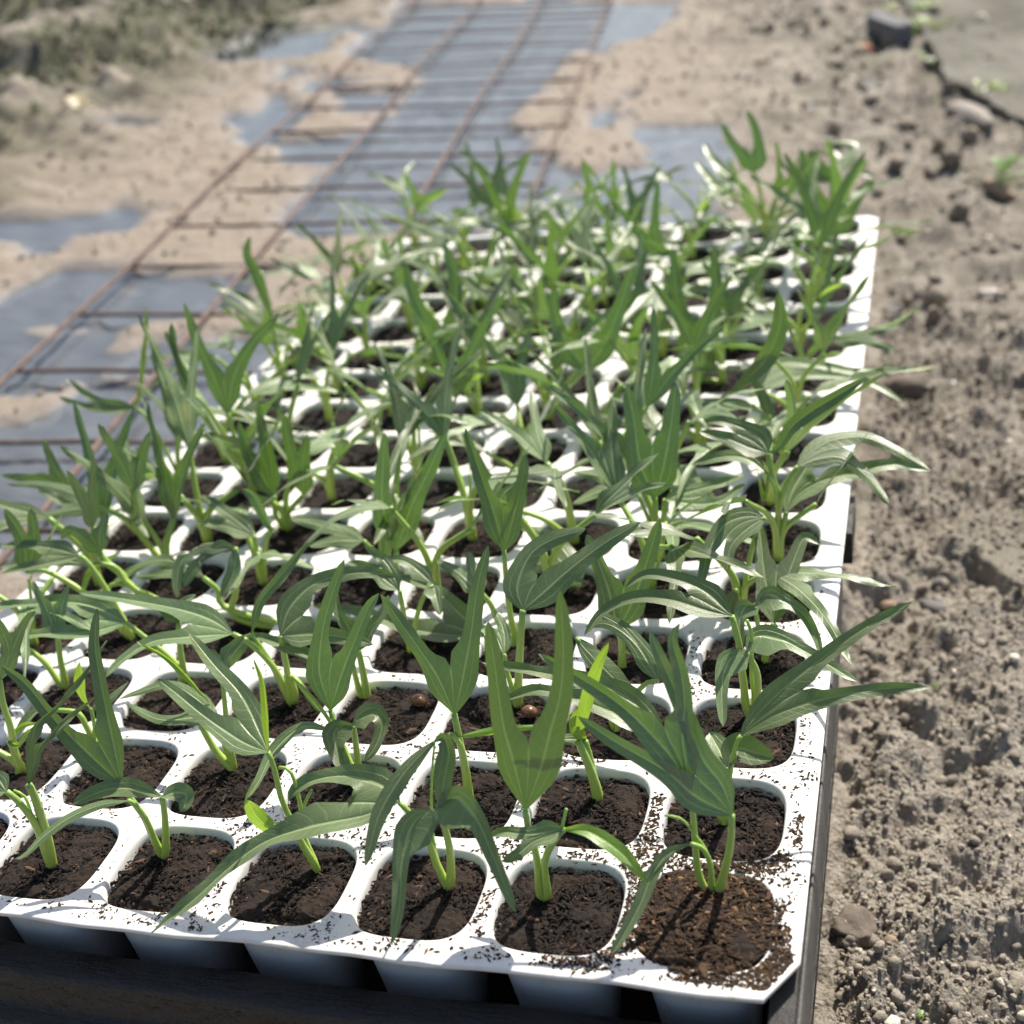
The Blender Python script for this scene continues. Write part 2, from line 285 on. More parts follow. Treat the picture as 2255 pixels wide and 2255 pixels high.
PLANTS = [[0,0,[1,85],[["S",7,[[0,0,0],[-12,0,30],[-25,0,86],[-25,0,197],[-25,0,309]]],["V",24,[0,-91,41],[[-25,0,309],[-43,42,403],[-38,74,475],[-45,105,544],[-63,133,608],[-48,148,642]],[[-25,0,309],[-56,24,363],[-92,42,403],[-177,74,475],[-277,99,531],[-359,117,571]]],["S",8,[[0,0,0],[20,-7,41],[43,-15,130],[57,-23,204],[64,-30,280]]],["V",25,[0,-88,47],[[64,-30,280],[43,-1,334],[4,22,377],[-26,56,441],[-62,93,511],[-100,130,582],[-117,150,618]],[[64,-30,280],[-12,-14,309],[-77,9,353],[-193,36,405],[-275,59,447]]],["S",6,[[0,0,0],[5,-8,66],[6,-15,126],[-6,-23,174],[-31,-30,191]]],["L",16,[0,-64,77],[[-31,-30,191],[-78,-49,175],[-111,-90,140],[-127,-128,109],[-157,-178,66],[-189,-222,30]]],["S",3,[[0,0,0],[1,-2,47],[0,-4,142],[-24,-6,197],[-50,-8,240],[-86,-10,248]]]]],[1,0,[-44,38],[["S",8,[[0,0,0],[-9,0,13],[-4,0,137],[-13,0,210],[-12,0,268]]],["V",32,[0,-98,21],[[-12,0,268],[-29,21,367],[-47,41,462],[-54,67,584],[-61,92,702]],[[-12,0,268],[30,22,371],[62,43,468],[88,60,552],[100,82,654],[101,108,775]]],["S",7,[[0,0,0],[9,-3,22],[17,-5,130],[54,-8,200],[75,-10,228]]],["Y",18,[0,-50,87],[[75,-10,228],[133,-11,227],[205,-45,208],[267,-94,180]]],["V",20,[0,-57,82],[[75,-10,228],[13,-33,212],[-24,-60,193],[-57,-76,182]],[[75,-10,228],[1,-24,219],[-61,-23,219],[-94,-30,214]]],["S",4,[[0,0,0],[8,0,33],[20,0,126],[58,0,203],[82,0,278]]]]],[2,0,[51,42],[["S",8,[[0,0,0],[-18,0,83],[-26,0,151],[-51,0,216],[-77,0,256]]],["V",29,[0,-41,91],[[-77,0,256],[-156,-35,241],[-260,-61,229],[-363,-94,214],[-420,-129,199],[-480,-184,174],[-538,-243,148],[-620,-306,120]],[[-77,0,256],[-119,31,270],[-180,48,278],[-250,53,280],[-315,39,274],[-354,15,263],[-365,-4,255]]],["S",8,[[0,0,0],[19,-15,59],[37,-30,161],[39,-45,255],[32,-60,289]]],["V",23,[0,-74,67],[[32,-60,289],[4,-65,284],[-24,-91,255],[-34,-135,206],[-33,-199,135],[-43,-249,79]],[[32,-60,289],[50,-47,303],[82,-36,316],[131,-66,282],[171,-113,230],[231,-190,145]]],["S",3,[[0,0,0],[-14,4,79],[-15,8,168],[-1,12,277],[16,16,366],[29,20,423]]],["L",22,[0,-71,71],[[29,20,423],[-7,-6,397],[-41,-37,366],[-84,-97,306],[-106,-176,227]]],["L",24,[0,-87,50],[[29,20,423],[48,25,431],[62,8,402],[52,-23,349],[45,-53,297]]]]],[3,0,[41,56],[["S",7,[[0,0,0],[-5,0,33],[-25,0,103],[-34,0,154],[-45,0,227],[-43,0,322],[-47,0,366]]],["V",26,[0,-57,82],[[-47,0,366],[-77,34,390],[-146,107,441],[-245,172,486],[-333,235,530]],[[-47,0,366],[-119,18,378],[-232,63,410],[-328,109,442],[-387,135,460]]],["L",9,[0,-100,9],[[-47,0,366],[-38,6,436],[-32,10,485],[-29,17,556],[-42,21,606]]],["S",5,[[0,0,0],[-3,6,28],[-18,12,107],[-11,18,201],[-17,24,291],[-48,30,297]]],["S",6,[[0,0,0],[4,-10,43],[-8,-20,115],[-10,-30,166],[-15,-40,193]]],["Y",25,[17,-98,0],[[-15,-40,193],[-59,-48,176],[-89,-53,213],[-101,-55,271]]],["S",4,[[0,0,0],[-6,5,35],[-16,10,123],[1,15,198],[27,20,244]]]]],[4,0,[-54,57],[["S",8,[[0,0,0],[-9,0,59],[-16,0,132],[-34,0,181],[-50,0,234]]],["V",27,[0,-91,41],[[-50,0,234],[-75,53,353],[-103,103,465],[-118,139,547],[-113,174,626]],[[-50,0,234],[-133,26,293],[-233,59,366],[-321,94,446],[-399,112,484]]],["S",7,[[0,0,0],[6,-15,59],[13,-30,146],[9,-45,209],[5,-60,238]]],["L",14,[0,-47,88],[[5,-60,238],[-71,-75,230],[-142,-107,213],[-194,-151,190],[-229,-193,167],[-253,-203,162]]],["S",8,[[0,0,0],[25,-10,46],[59,-20,156],[78,-30,231]]],["L",25,[0,-50,87],[[78,-30,231],[16,-21,236],[-36,-17,238],[-95,-28,232],[-165,-58,214]]],["L",24,[34,-66,66],[[78,-30,231],[104,-14,233],[130,-9,225],[131,-25,208],[124,-40,197]]]]],[5,0,[-7,-10],[["S",11,[[0,0,0],[18,0,92],[25,0,171],[28,0,239],[23,0,271]]],["V",10,[82,-56,10],[[23,0,271],[29,18,319],[50,62,400],[96,135,431],[173,262,519]],[[23,0,271],[37,28,316],[47,47,343],[87,112,375],[151,209,403]]],["S",9,[[0,0,0],[8,-8,68],[13,-15,160],[-1,-23,231],[-19,-30,270]]],["V",20,[0,-50,87],[[-19,-30,270],[-62,-35,267],[-112,-68,248]],[[-19,-30,270],[-65,0,288],[-139,16,297]]],["S",4,[[0,0,0],[-1,0,75],[-1,0,164],[-1,0,229],[-27,0,248]]]]],[0,1,[0,0],[["S",6,[[0,0,0],[6,0,96],[14,0,165],[18,0,181]]],["L",32,[26,-39,88],[[18,0,181],[-30,70,226]]],["L",35,[-17,-63,75],[[18,0,181],[34,31,211],[88,18,212],[123,6,210]]],["S",6,[[0,0,0],[18,7,139],[39,15,238],[51,20,260]]],["V",23,[0,-74,67],[[51,20,260],[78,47,290],[151,100,349],[218,139,393],[318,194,453],[427,241,506]],[[51,20,260],[119,52,296],[220,79,326],[353,102,351],[468,110,360]]],["S",5,[[0,0,0],[-46,14,125],[-98,30,209],[-130,40,222]]],["V",24,[0,-50,87],[[-130,40,222],[-176,85,248],[-249,133,276],[-333,160,292],[-451,177,301],[-629,200,315]],[[-130,40,222],[-208,73,242],[-290,100,257],[-385,126,272],[-479,136,278],[-556,106,261]]]]],[1,1,[7,64],[["S",11,[[0,0,0],[-3,0,48],[-15,0,118],[-32,0,179]]],["Y",17,[0,-100,0],[[-32,0,179],[-12,0,253],[22,0,363],[73,0,473]]],["S",7,[[0,0,0],[-4,7,23],[-8,13,104],[-18,20,168]]],["Y",19,[0,-100,0],[[-18,20,168],[-36,20,209],[-24,20,265]]],["L",15,[0,-41,91],[[-18,20,168],[-75,19,168],[-101,4,161]]]]],[2,1,[10,26],[["S",9,[[0,0,0],[0,0,18],[3,0,116],[2,0,210],[1,0,271]]],["V",28,[0,-95,31],[[1,0,271],[-34,26,350],[-82,49,422],[-137,72,493],[-182,91,551]],[[1,0,271],[25,27,353],[51,60,455],[72,97,571],[101,130,670]]],["S",6,[[0,0,0],[4,-3,20],[10,-5,111],[3,-8,183],[2,-10,209]]],["L",10,[0,-82,57],[[2,-10,209],[110,3,228],[217,11,240]]],["S",8,[[0,0,0],[8,-7,155],[-2,-13,209],[-13,-20,223]]]]],[3,1,[20,64],[["S",8,[[0,0,0],[-21,8,71],[-36,15,151],[-44,22,177],[-50,30,210]]],["V",26,[0,-97,24],[[-50,30,210],[-70,55,311],[-54,79,408],[-26,100,492],[5,118,563],[21,127,600]],[[-50,30,210],[-11,53,301],[37,77,399],[76,97,477],[108,106,517]]],["S",7,[[0,0,0],[-10,-10,71],[-18,-20,160],[-33,-30,192]]],["L",17,[0,-50,87],[[-33,-30,192],[-108,-25,194],[-168,-82,161],[-191,-158,118],[-215,-204,91]]],["S",8,[[0,0,0],[16,-7,90],[25,-13,151],[33,-20,203]]],["V",23,[17,-63,75],[[33,-20,203],[-10,-37,198],[-6,-65,174],[36,-110,127],[105,-151,76]],[[33,-20,203],[55,0,215],[85,13,219],[106,-4,200],[97,-45,167],[75,-81,142]]],["S",5,[[0,0,0],[-23,5,118],[-47,10,186],[-82,15,253],[-128,20,318]]]]],[4,1,[-17,68],[["S",9,[[0,0,0],[-6,0,15],[-29,0,49],[-46,0,90],[-63,0,165],[-64,0,210]]],["S",7,[[0,0,0],[3,3,45],[13,5,151],[27,7,240],[34,10,297]]],["V",18,[0,-77,64],[[34,10,297],[0,47,341],[-71,69,367]],[[34,10,297],[39,56,352],[86,88,390]]],["S",5,[[0,0,0],[9,-14,113],[20,-30,194],[27,-40,212]]],["V",18,[0,-41,91],[[27,-40,212],[-77,21,239],[-160,48,251],[-248,25,241],[-300,5,232]],[[27,-40,212],[-44,-40,212],[-148,-48,208],[-269,-8,226]]],["S",4,[[0,0,0],[-8,0,62],[-12,0,153],[-15,0,228]]],["L",8,[0,-94,34],[[-15,0,228],[-68,20,284],[-132,41,339],[-220,55,379]]]]],[5,1,[-90,90],[["S",8,[[0,0,0],[-31,0,60],[-41,0,107],[-55,0,153],[-127,0,159]]],["L",15,[0,-50,87],[[-127,0,159],[-171,-1,159],[-202,-30,142],[-237,-84,111]]],["S",6,[[0,0,0],[-32,0,44],[-14,0,109],[-6,0,172]]],["Y",16,[0,-100,9],[[-6,0,172],[-20,5,229],[0,13,320]]],["L",13,[0,-64,77],[[-6,0,172],[45,22,190],[89,63,224]]]]],[6,1,[6,-6],[["S",10,[[0,0,0],[9,0,25],[-6,0,51],[-52,0,84]]],["S",9,[[0,0,0],[13,0,21],[11,0,73],[30,0,169],[34,0,246],[52,0,323]]],["V",21,[77,-64,9],[[52,0,323],[90,58,407],[120,102,463],[135,121,472]],[[52,0,323],[77,39,386],[75,46,454],[64,42,514]]],["S",5,[[0,0,0],[15,-5,46],[12,-10,124]]],["L",8,[0,-64,77],[[12,-10,124],[48,24,152],[89,32,159]]],["L",9,[0,-87,50],[[12,-10,124],[46,-13,118],[74,3,147],[100,13,164]]]]],[0,2,[20,90],[["S",9,[[0,0,0],[-12,0,51],[-15,0,124],[-20,0,196],[-20,0,238],[-34,0,326]]],["V",24,[0,-53,85],[[-34,0,326],[-112,60,363],[-198,92,383],[-271,99,388],[-322,72,371]],[[-34,0,326],[-95,11,333],[-192,36,348],[-288,42,352],[-369,11,333],[-419,-48,296]]],["S",9,[[0,0,0],[18,-7,69],[23,-13,160],[1,-20,229]]],["V",22,[0,-57,82],[[1,-20,229],[22,16,255],[85,12,252],[155,-16,232],[223,-48,210],[279,-75,191]],[[1,-20,229],[-36,-34,219],[-53,-65,198],[-54,-115,163],[-45,-183,115]]],["S",5,[[0,0,0],[9,2,66],[7,5,151],[12,7,263],[2,10,309]]]]],[1,2,[0,0],[["S",7,[[0,0,0],[45,0,102],[97,0,168],[130,0,178]]],["V",23,[0,-71,71],[[130,0,178],[77,57,235],[26,90,268],[-25,106,284],[-80,100,278]],[[130,0,178],[90,49,227],[25,99,276],[-52,127,305]]],["S",6,[[0,0,0],[-30,10,152],[-64,23,259],[-85,30,282]]],["L",28,[0,-67,74],[[-85,30,282],[-42,0,255],[22,-43,216],[89,-84,179]]]]],[2,2,[34,89],[["S",10,[[0,0,0],[19,0,117],[41,0,242],[58,0,325]]],["V",34,[0,-74,67],[[58,0,325],[38,43,373],[64,98,434],[118,127,467],[216,149,491]],[[58,0,325],[115,36,366],[197,87,422],[279,129,469],[362,163,506]]],["S",7,[[0,0,0],[-8,7,54],[-19,13,110],[-22,20,166]]],["V",19,[0,-50,87],[[-22,20,166],[-58,67,193],[-131,101,213]],[[-22,20,166],[-34,80,200],[-72,140,235]]]]],[3,2,[-90,90],[["S",10,[[0,0,0],[3,0,21],[7,0,92],[8,0,170]]],["V",21,[0,-82,57],[[8,0,170],[-22,31,214],[-68,67,266],[-78,97,308]],[[8,0,170],[33,32,216],[72,62,259],[83,92,301]]],["S",8,[[0,0,0],[-15,-3,23],[-16,-7,84],[-14,-10,141]]]]],[4,2,[28,40],[["S",9,[[0,0,0],[-7,0,45],[-33,0,139],[-86,0,215],[-133,0,245]]],["V",27,[0,-41,91],[[-133,0,245],[-212,38,262],[-323,68,276],[-512,96,288],[-694,116,297]],[[-133,0,245],[-265,-15,239],[-381,-33,230],[-455,-92,204],[-486,-144,181]]],["S",9,[[0,0,0],[4,-3,64],[15,-7,146],[22,-10,252]]],["V",29,[0,-72,69],[[22,-10,252],[39,44,309],[91,89,355],[170,112,379],[250,122,389],[342,117,384]],[[22,-10,252],[136,-4,258],[229,-9,253],[295,-18,244]]],["S",8,[[0,0,0],[-20,7,51],[-49,13,156],[-86,20,235]]],["L",22,[34,-87,35],[[-86,20,235],[-135,-18,189],[-158,-43,150]]],["L",17,[64,-74,20],[[-86,20,235],[-62,61,310],[-7,123,364],[64,202,429]]],["L",19,[0,-47,88],[[-86,20,235],[-13,0,225],[114,-34,207],[192,-48,199]]],["S",7,[[0,0,0],[20,-6,46],[24,-12,114],[45,-18,104],[81,-24,31],[129,-30,-55]]]]],[5,2,[-40,90],[["S",8,[[0,0,0],[30,0,65],[12,0,97],[-10,0,129],[-39,0,160],[-113,0,237]]],["V",27,[0,-37,93],[[-113,0,237],[-255,49,257],[-370,57,261],[-476,44,255],[-607,29,249]],[[-113,0,237],[-214,-39,222],[-364,-51,217],[-525,-80,205]]],["S",9,[[0,0,0],[32,0,65],[43,0,143],[65,0,244]]],["V",17,[0,-64,77],[[65,0,244],[6,30,270],[-57,40,278]],[[65,0,244],[63,42,280],[101,65,299]]]]],[6,2,[-88,55],[["S",8,[[0,0,0],[-17,0,45],[-44,0,111],[-106,0,163],[-156,0,174]]],["L",21,[0,-44,90],[[-156,0,174],[-245,14,181],[-295,-17,166]]],["S",9,[[0,0,0],[11,0,35],[23,0,119],[41,0,203]]],["V",22,[0,-87,50],[[41,0,203],[-3,40,272],[-53,80,342]],[[41,0,203],[52,41,274],[74,75,333]]]]],[0,3,[31,18],[["S",7,[[0,0,0],[1,0,19],[-11,0,94],[-19,0,191]]],["V",19,[0,-64,77],[[-19,0,191],[13,26,213],[50,17,205],[109,-12,182],[147,-60,141],[162,-103,105]],[[-19,0,191],[-47,-6,187],[-58,-26,170],[-56,-56,145],[-48,-85,120]]],["S",8,[[0,0,0],[2,3,32],[7,7,91],[29,10,130]]],["V",29,[0,-64,77],[[29,10,130],[11,73,183],[-7,134,235],[-18,197,287],[-32,250,331]],[[29,10,130],[47,74,184],[72,146,244],[102,209,297],[144,194,284]]],["S",5,[[0,0,0],[1,0,34],[6,0,88],[39,0,130]]]]],[1,3,[-38,-36],[["S",10,[[0,0,0],[5,0,52],[7,0,99],[2,0,135]]],["V",32,[0,-95,31],[[2,0,135],[-23,35,242],[-52,63,329],[-79,84,394]],[[2,0,135],[54,31,232],[92,64,331],[129,99,439]]],["S",4,[[0,0,0],[1,-3,31],[10,-7,65],[31,-10,60]]]]],[2,3,[-46,54],[["S",8,[[0,0,0],[1,0,39],[-5,0,119],[-1,0,229],[6,0,334]]],["V",27,[0,-98,21],[[6,0,334],[-13,20,430],[-45,43,535],[-90,73,678]],[[6,0,334],[41,21,430],[73,43,535],[84,58,606]]],["S",9,[[0,0,0],[-15,0,22],[-43,0,81],[-61,0,149],[-84,0,185]]],["V",24,[0,-50,87],[[-84,0,185],[-168,60,219],[-248,99,242]],[[-84,0,185],[-125,61,220],[-153,128,259]]],["S",8,[[0,0,0],[-21,-7,18],[-53,-13,33],[-89,-20,45]]],["V",28,[0,-44,90],[[-89,-20,45],[-214,-18,47],[-335,-1,55],[-498,48,78],[-688,76,92]],[[-89,-20,45],[-186,51,80],[-276,121,114],[-377,163,135],[-441,174,140]]]]],[3,3,[-33,-6],[["S",8,[[0,0,0],[1,0,120],[3,0,206],[4,0,226]]],["V",21,[0,-71,71],[[4,0,226],[-105,47,273],[-181,61,287]],[[4,0,226],[-49,58,284],[-129,96,322]]],["S",7,[[0,0,0],[34,14,121],[72,30,204],[96,40,220]]],["V",21,[0,-50,87],[[96,40,220],[109,14,205],[136,-43,172]],[[96,40,220],[2,104,257],[-57,110,260],[-96,89,248]]]]],[4,3,[-90,90],[["S",10,[[0,0,0],[-259,0,78],[-273,0,146],[-314,0,192]]],["V",22,[0,-50,87],[[-314,0,192],[-406,44,217],[-525,53,222],[-637,-5,189],[-677,-49,164]],[[-314,0,192],[-364,16,201],[-476,11,198],[-575,8,197]]],["S",10,[[0,0,0],[-235,0,44],[-209,0,148],[-188,0,232],[-173,0,303]]],["L",24,[0,-77,64],[[-173,0,303],[-168,-39,256],[-188,-76,212],[-204,-97,187]]],["V",31,[0,-71,71],[[-173,0,303],[-220,12,314],[-298,6,308],[-359,-37,266],[-356,-113,189]],[[-173,0,303],[-230,-14,289],[-301,-46,257],[-339,-88,215]]]]],[5,3,[-90,90],[["S",13,[[0,0,0],[-241,0,137],[-278,0,199],[-321,0,242],[-332,0,279]]],["V",25,[0,-94,34],[[-332,0,279],[-330,18,328],[-314,33,370],[-306,45,404]],[[-332,0,279],[-379,12,313],[-443,23,343],[-485,13,315]]],["S",9,[[0,0,0],[-242,-7,149],[-281,-13,229],[-338,-20,249]]],["L",25,[0,-41,91],[[-338,-20,249],[-384,-21,248],[-534,-16,251],[-693,-45,238]]],["S",6,[[0,0,0],[-262,-10,159],[-345,-20,146],[-439,-30,97]]],["L",12,[0,-77,64],[[-439,-30,97],[-420,38,178],[-324,83,231]]]]],[6,3,[0,0],[["S",9,[[0,0,0],[-35,0,170],[-76,0,290],[-101,0,316]]],["V",24,[0,-41,91],[[-101,0,316],[-240,29,329],[-413,34,331]],[[-101,0,316],[-196,-26,304],[-361,-65,287]]],["S",9,[[0,0,0],[-116,7,157],[-249,15,245],[-332,20,239]]],["V",29,[34,-92,20],[[-332,20,239],[-328,44,344],[-364,54,454]],[[-332,20,239],[-295,55,338],[-288,80,441]]]]],[0,4,[-59,-90],[["S",8,[[0,0,0],[29,0,186],[63,0,317],[84,0,347]]],["V",26,[0,-53,85],[[84,0,347],[26,2,348],[-30,-20,334],[-69,-89,291],[-87,-189,229]],[[84,0,347],[41,-25,331],[-6,-75,300],[-14,-136,262]]],["S",7,[[0,0,0],[-3,-11,65],[-6,-23,110],[-8,-30,121]]],["L",20,[0,-94,34],[[-8,-30,121],[-35,-53,56]]]]],[1,5,[-24,-90],[["S",10,[[0,0,0],[-11,0,25],[-5,0,143],[-3,0,233]]],["V",39,[0,-97,24],[[-3,0,233],[-47,28,347],[-60,57,461],[-83,85,576]],[[-3,0,233],[34,28,347],[56,57,460],[72,86,577]]],["S",10,[[0,0,0],[-7,3,31],[16,7,139],[29,10,220]]],["V",24,[0,-53,85],[[29,10,220],[119,39,237],[217,67,255],[272,88,269]],[[29,10,220],[138,-3,211],[208,11,220],[274,60,251]]],["S",7,[[0,0,0],[-12,3,40],[-28,7,138],[-57,10,235]]],["V",29,[0,-47,88],[[-57,10,235],[-170,25,243],[-267,-22,218]],[[-57,10,235],[-177,72,268],[-285,87,276]]]]],[2,4,[0,0],[["S",8,[[0,0,0],[34,0,36],[73,0,53],[97,0,47]]],["V",28,[0,-50,87],[[97,0,47],[0,54,78],[-62,67,86],[-146,37,68]],[[97,0,47],[38,97,103],[-49,168,144],[-143,182,152]]]]],[4,4,[90,45],[["S",10,[[0,0,0],[32,0,35],[40,0,87],[49,0,137]]],["V",34,[0,-98,21],[[49,0,137],[19,29,274],[32,54,392],[55,81,520]],[[49,0,137],[115,29,275],[190,56,400],[259,81,519]]],["S",8,[[0,0,0],[26,0,26],[5,0,87],[-58,0,171]]],["V",27,[0,-47,88],[[-58,0,171],[-200,45,195],[-341,75,211]],[[-58,0,171],[-154,-2,170],[-247,-19,161]]]]],[4,4,[-90,90],[["S",10,[[0,0,0],[-21,0,73],[-27,0,160],[-49,0,212]]],["V",32,[0,-98,21],[[-49,0,212],[-36,23,319],[42,45,424],[128,72,548]],[[-49,0,212],[-52,23,318],[-38,45,424],[-18,61,498]]],["S",9,[[0,0,0],[-20,0,55],[22,0,161]]],["V",30,[26,-84,48],[[22,0,161],[48,82,288],[90,144,374]],[[22,0,161],[5,56,267],[-26,94,349]]]]],[5,4,[-28,23],[["S",9,[[0,0,0],[5,0,103],[10,0,177],[13,0,195]]],["V",27,[0,-50,87],[[13,0,195],[-113,75,238],[-237,137,274]],[[13,0,195],[-97,29,212],[-204,43,220]]],["S",9,[[0,0,0],[27,3,113],[58,8,191],[78,10,207]]],["L",22,[0,-100,9],[[78,10,207],[34,20,321],[-9,23,353]]]]],[6,4,[-90,90],[["S",9,[[0,0,0],[-102,0,202],[-155,0,237],[-200,0,264]]],["V",24,[0,-50,87],[[-200,0,264],[-351,55,296],[-496,88,314],[-656,104,324]],[[-200,0,264],[-306,-9,259],[-427,-26,249],[-572,5,267]]],["S",9,[[0,0,0],[-81,0,184],[-60,0,256],[-48,0,327]]],["V",26,[0,-97,26],[[-48,0,327],[-93,29,434],[-154,60,549]],[[-48,0,327],[-6,29,433],[42,53,523]]]]],[0,5,[22,-90],[["S",10,[[0,0,0],[5,0,66],[18,0,132],[29,0,185]]],["V",32,[0,-62,79],[[29,0,185],[65,51,225],[123,82,249],[215,104,266],[352,132,288],[459,116,275]],[[29,0,185],[44,51,225],[67,95,259],[115,155,306],[197,198,340]]],["S",9,[[0,0,0],[-3,0,66],[6,0,196],[37,0,291],[68,0,341]]],["V",26,[0,-47,88],[[68,0,341],[129,30,356],[197,32,358],[266,-20,330],[338,-113,281]],[[68,0,341],[97,42,363],[171,92,390],[262,101,394],[353,59,372],[453,-3,339]]],["S",10,[[0,0,0],[-4,3,81],[7,5,225],[-9,8,299],[-19,10,382]]],["V",28,[0,-64,77],[[-19,10,382],[-55,54,419],[-151,90,449],[-222,97,454]],[[-19,10,382],[-78,25,395],[-148,49,414],[-234,67,430]]],["L",23,[0,-97,26],[[-19,10,382],[12,15,399],[53,31,460],[114,43,506],[193,55,551],[262,66,591]]],["S",6,[[0,0,0],[0,-3,101],[2,-7,247],[-20,-10,319]]],["L",24,[0,-50,87],[[-20,-10,319],[-81,37,347],[-152,52,355],[-263,33,344]]],["L",8,[87,-49,9],[[-20,-10,319],[-35,-49,254],[-43,-51,317],[-50,-54,372]]]]],[2,5,[0,0],[["S",9,[[0,0,0],[-74,0,82],[-158,0,122],[-211,0,112]]],["V",31,[0,-97,24],[[-211,0,112],[-262,17,180],[-318,44,286],[-363,69,389]],[[-211,0,112],[-181,21,196],[-162,36,256],[-154,47,301]]]]],[5,5,[-90,63],[["S",10,[[0,0,0],[-38,0,57],[-34,0,113],[-29,0,146]]],["V",31,[0,-98,17],[[-29,0,146],[-94,24,284],[-116,39,366],[-125,48,419]],[[-29,0,146],[-22,24,283],[-33,42,382],[-37,60,484]]],["S",10,[[0,0,0],[-24,0,38],[47,0,114],[86,0,147]]],["V",32,[0,-100,7],[[86,0,147],[68,11,308],[62,22,459]],[[86,0,147],[105,9,273],[142,16,375]]]]],[6,6,[-30,11],[["S",9,[[0,0,0],[-15,0,98],[-24,0,252],[-26,0,345]]],["V",31,[0,-98,21],[[-26,0,345],[-65,29,482],[-117,61,633],[-142,87,756]],[[-26,0,345],[19,29,481],[122,56,611],[230,74,692]]],["S",8,[[0,0,0],[-54,0,229],[-117,0,389],[-156,0,423]]],["V",26,[0,-97,26],[[-156,0,423],[-208,40,572],[-214,70,683]],[[-156,0,423],[-184,31,539],[-244,62,655]]]]],[7,6,[-52,90],[["S",7,[[0,0,0],[-39,0,181],[-84,0,308],[-112,0,335]]],["L",11,[87,-49,9],[[-112,0,335],[-75,98,522],[-43,184,691]]],["V",18,[0,-71,71],[[-112,0,335],[-280,22,357],[-453,92,427]],[[-112,0,335],[-295,2,337],[-469,36,371]]],["S",9,[[0,0,0],[-70,-7,40],[-151,-15,40],[-201,-20,10]]],["V",22,[50,-84,22],[[-201,-20,10],[-245,-11,144],[-297,-7,274]],[[-201,-20,10],[-147,22,46],[-182,30,154]]]]],[7,5,[0,0],[["S",8,[[0,0,0],[-89,0,111],[-190,0,170],[-253,0,163]]],["V",22,[50,-85,18],[[-253,0,163],[-289,6,288],[-311,16,397]],[[-253,0,163],[-309,-16,243],[-455,-90,300]]],["S",8,[[0,0,0],[-46,0,66],[-99,0,104],[-133,0,103]]],["V",20,[0,-50,87],[[-133,0,103],[-285,85,152],[-463,173,203]],[[-133,0,103],[-302,33,122],[-521,120,172]]]]],[1,7,[0,0],[["S",8,[[0,0,0],[45,0,143],[97,0,240],[130,0,259]]],["L",34,[0,-99,14],[[130,0,259],[242,15,362],[304,32,490],[304,50,616]]],["S",7,[[0,0,0],[100,-14,72],[213,-30,88],[284,-40,55]]],["L",24,[0,-87,50],[[284,-40,55],[249,31,178],[186,100,297]]]]],[0,8,[0,0],[["S",9,[[0,0,0],[-63,0,72],[-136,0,109],[-181,0,100]]],["V",24,[0,-44,90],[[-181,0,100],[-86,136,167],[68,128,163],[238,93,146],[512,109,153]],[[-181,0,100],[-15,79,139],[155,75,137],[272,42,121],[390,-44,79]]]]],[0,9,[0,0],[["S",7,[[0,0,0],[50,0,78],[106,0,124],[142,0,125]]],["L",10,[0,-50,87],[[142,0,125],[226,96,180],[330,123,196],[454,206,244]]],["S",7,[[0,0,0],[0,0,47],[0,0,81],[0,0,89]]],["L",18,[0,-97,26],[[0,0,89],[89,32,210],[159,58,306]]]]],[3,8,[0,0],[["S",9,[[0,0,0],[66,0,126],[141,0,206],[187,0,214]]],["V",37,[0,-99,14],[[187,0,214],[277,19,350],[340,39,489],[394,57,618]],[[187,0,214],[111,15,319],[71,33,446],[76,47,551]]]]],[1,9,[0,0],[["S",9,[[0,0,0],[-36,0,22],[-77,0,23],[-103,0,9]]],["V",39,[0,-98,17],[[-103,0,9],[-135,28,169],[-173,64,373],[-188,96,555]],[[-103,0,9],[-52,28,167],[-16,63,367],[-22,95,548]]]]],[5,9,[0,0],[["S",10,[[0,0,0],[43,0,99],[92,0,165],[123,0,174]]],["V",41,[0,-98,17],[[123,0,174],[79,20,286],[22,44,423],[-10,66,550]],[[123,0,174],[192,19,283],[212,53,473],[172,80,630]]]]],[0,14,[0,0],[["S",10,[[0,0,0],[15,0,48],[32,0,80],[43,0,86]]],["V",43,[0,-98,21],[[43,0,86],[-16,24,199],[-82,57,355],[-128,91,515]],[[43,0,86],[83,18,172],[149,41,277],[230,55,343]]]]],[1,15,[0,0],[["S",10,[[0,0,0],[-23,0,185],[-49,0,316],[-66,0,346]]],["V",31,[0,-98,17],[[-66,0,346],[-106,13,417],[-174,29,512],[-223,45,604]],[[-66,0,346],[-31,12,412],[-44,36,549],[-90,55,659]]],["S",10,[[0,0,0],[-55,0,168],[-119,0,283],[-158,0,304]]],["V",31,[0,-50,87],[[-158,0,304],[-292,153,392],[-353,276,463]],[[-158,0,304],[-225,-52,274],[-391,161,397]]]]],[7,9,[0,0],[["S",9,[[0,0,0],[9,0,191],[19,0,327],[25,0,359]]],["L",28,[0,-99,10],[[25,0,359],[-14,21,562],[-42,30,642],[-18,38,720]]],["S",9,[[0,0,0],[35,-10,131],[74,-22,223],[99,-30,241]]],["V",30,[0,-47,88],[[99,-30,241],[-128,118,319],[-366,273,402]],[[99,-30,241],[-58,44,280],[-250,74,296]]]]],[0,15,[0,0],[["S",10,[[0,0,0],[1,0,145],[1,0,249],[2,0,274]]],["V",33,[0,-94,34],[[2,0,274],[-67,33,364],[-113,57,431]],[[2,0,274],[-67,17,321],[-183,16,317]]],["S",10,[[0,0,0],[17,0,169],[36,0,290],[48,0,318]]],["V",30,[0,-57,82],[[48,0,318],[112,118,401],[100,156,427],[-5,176,441]],[[48,0,318],[21,100,388],[-49,129,409]]]]]]

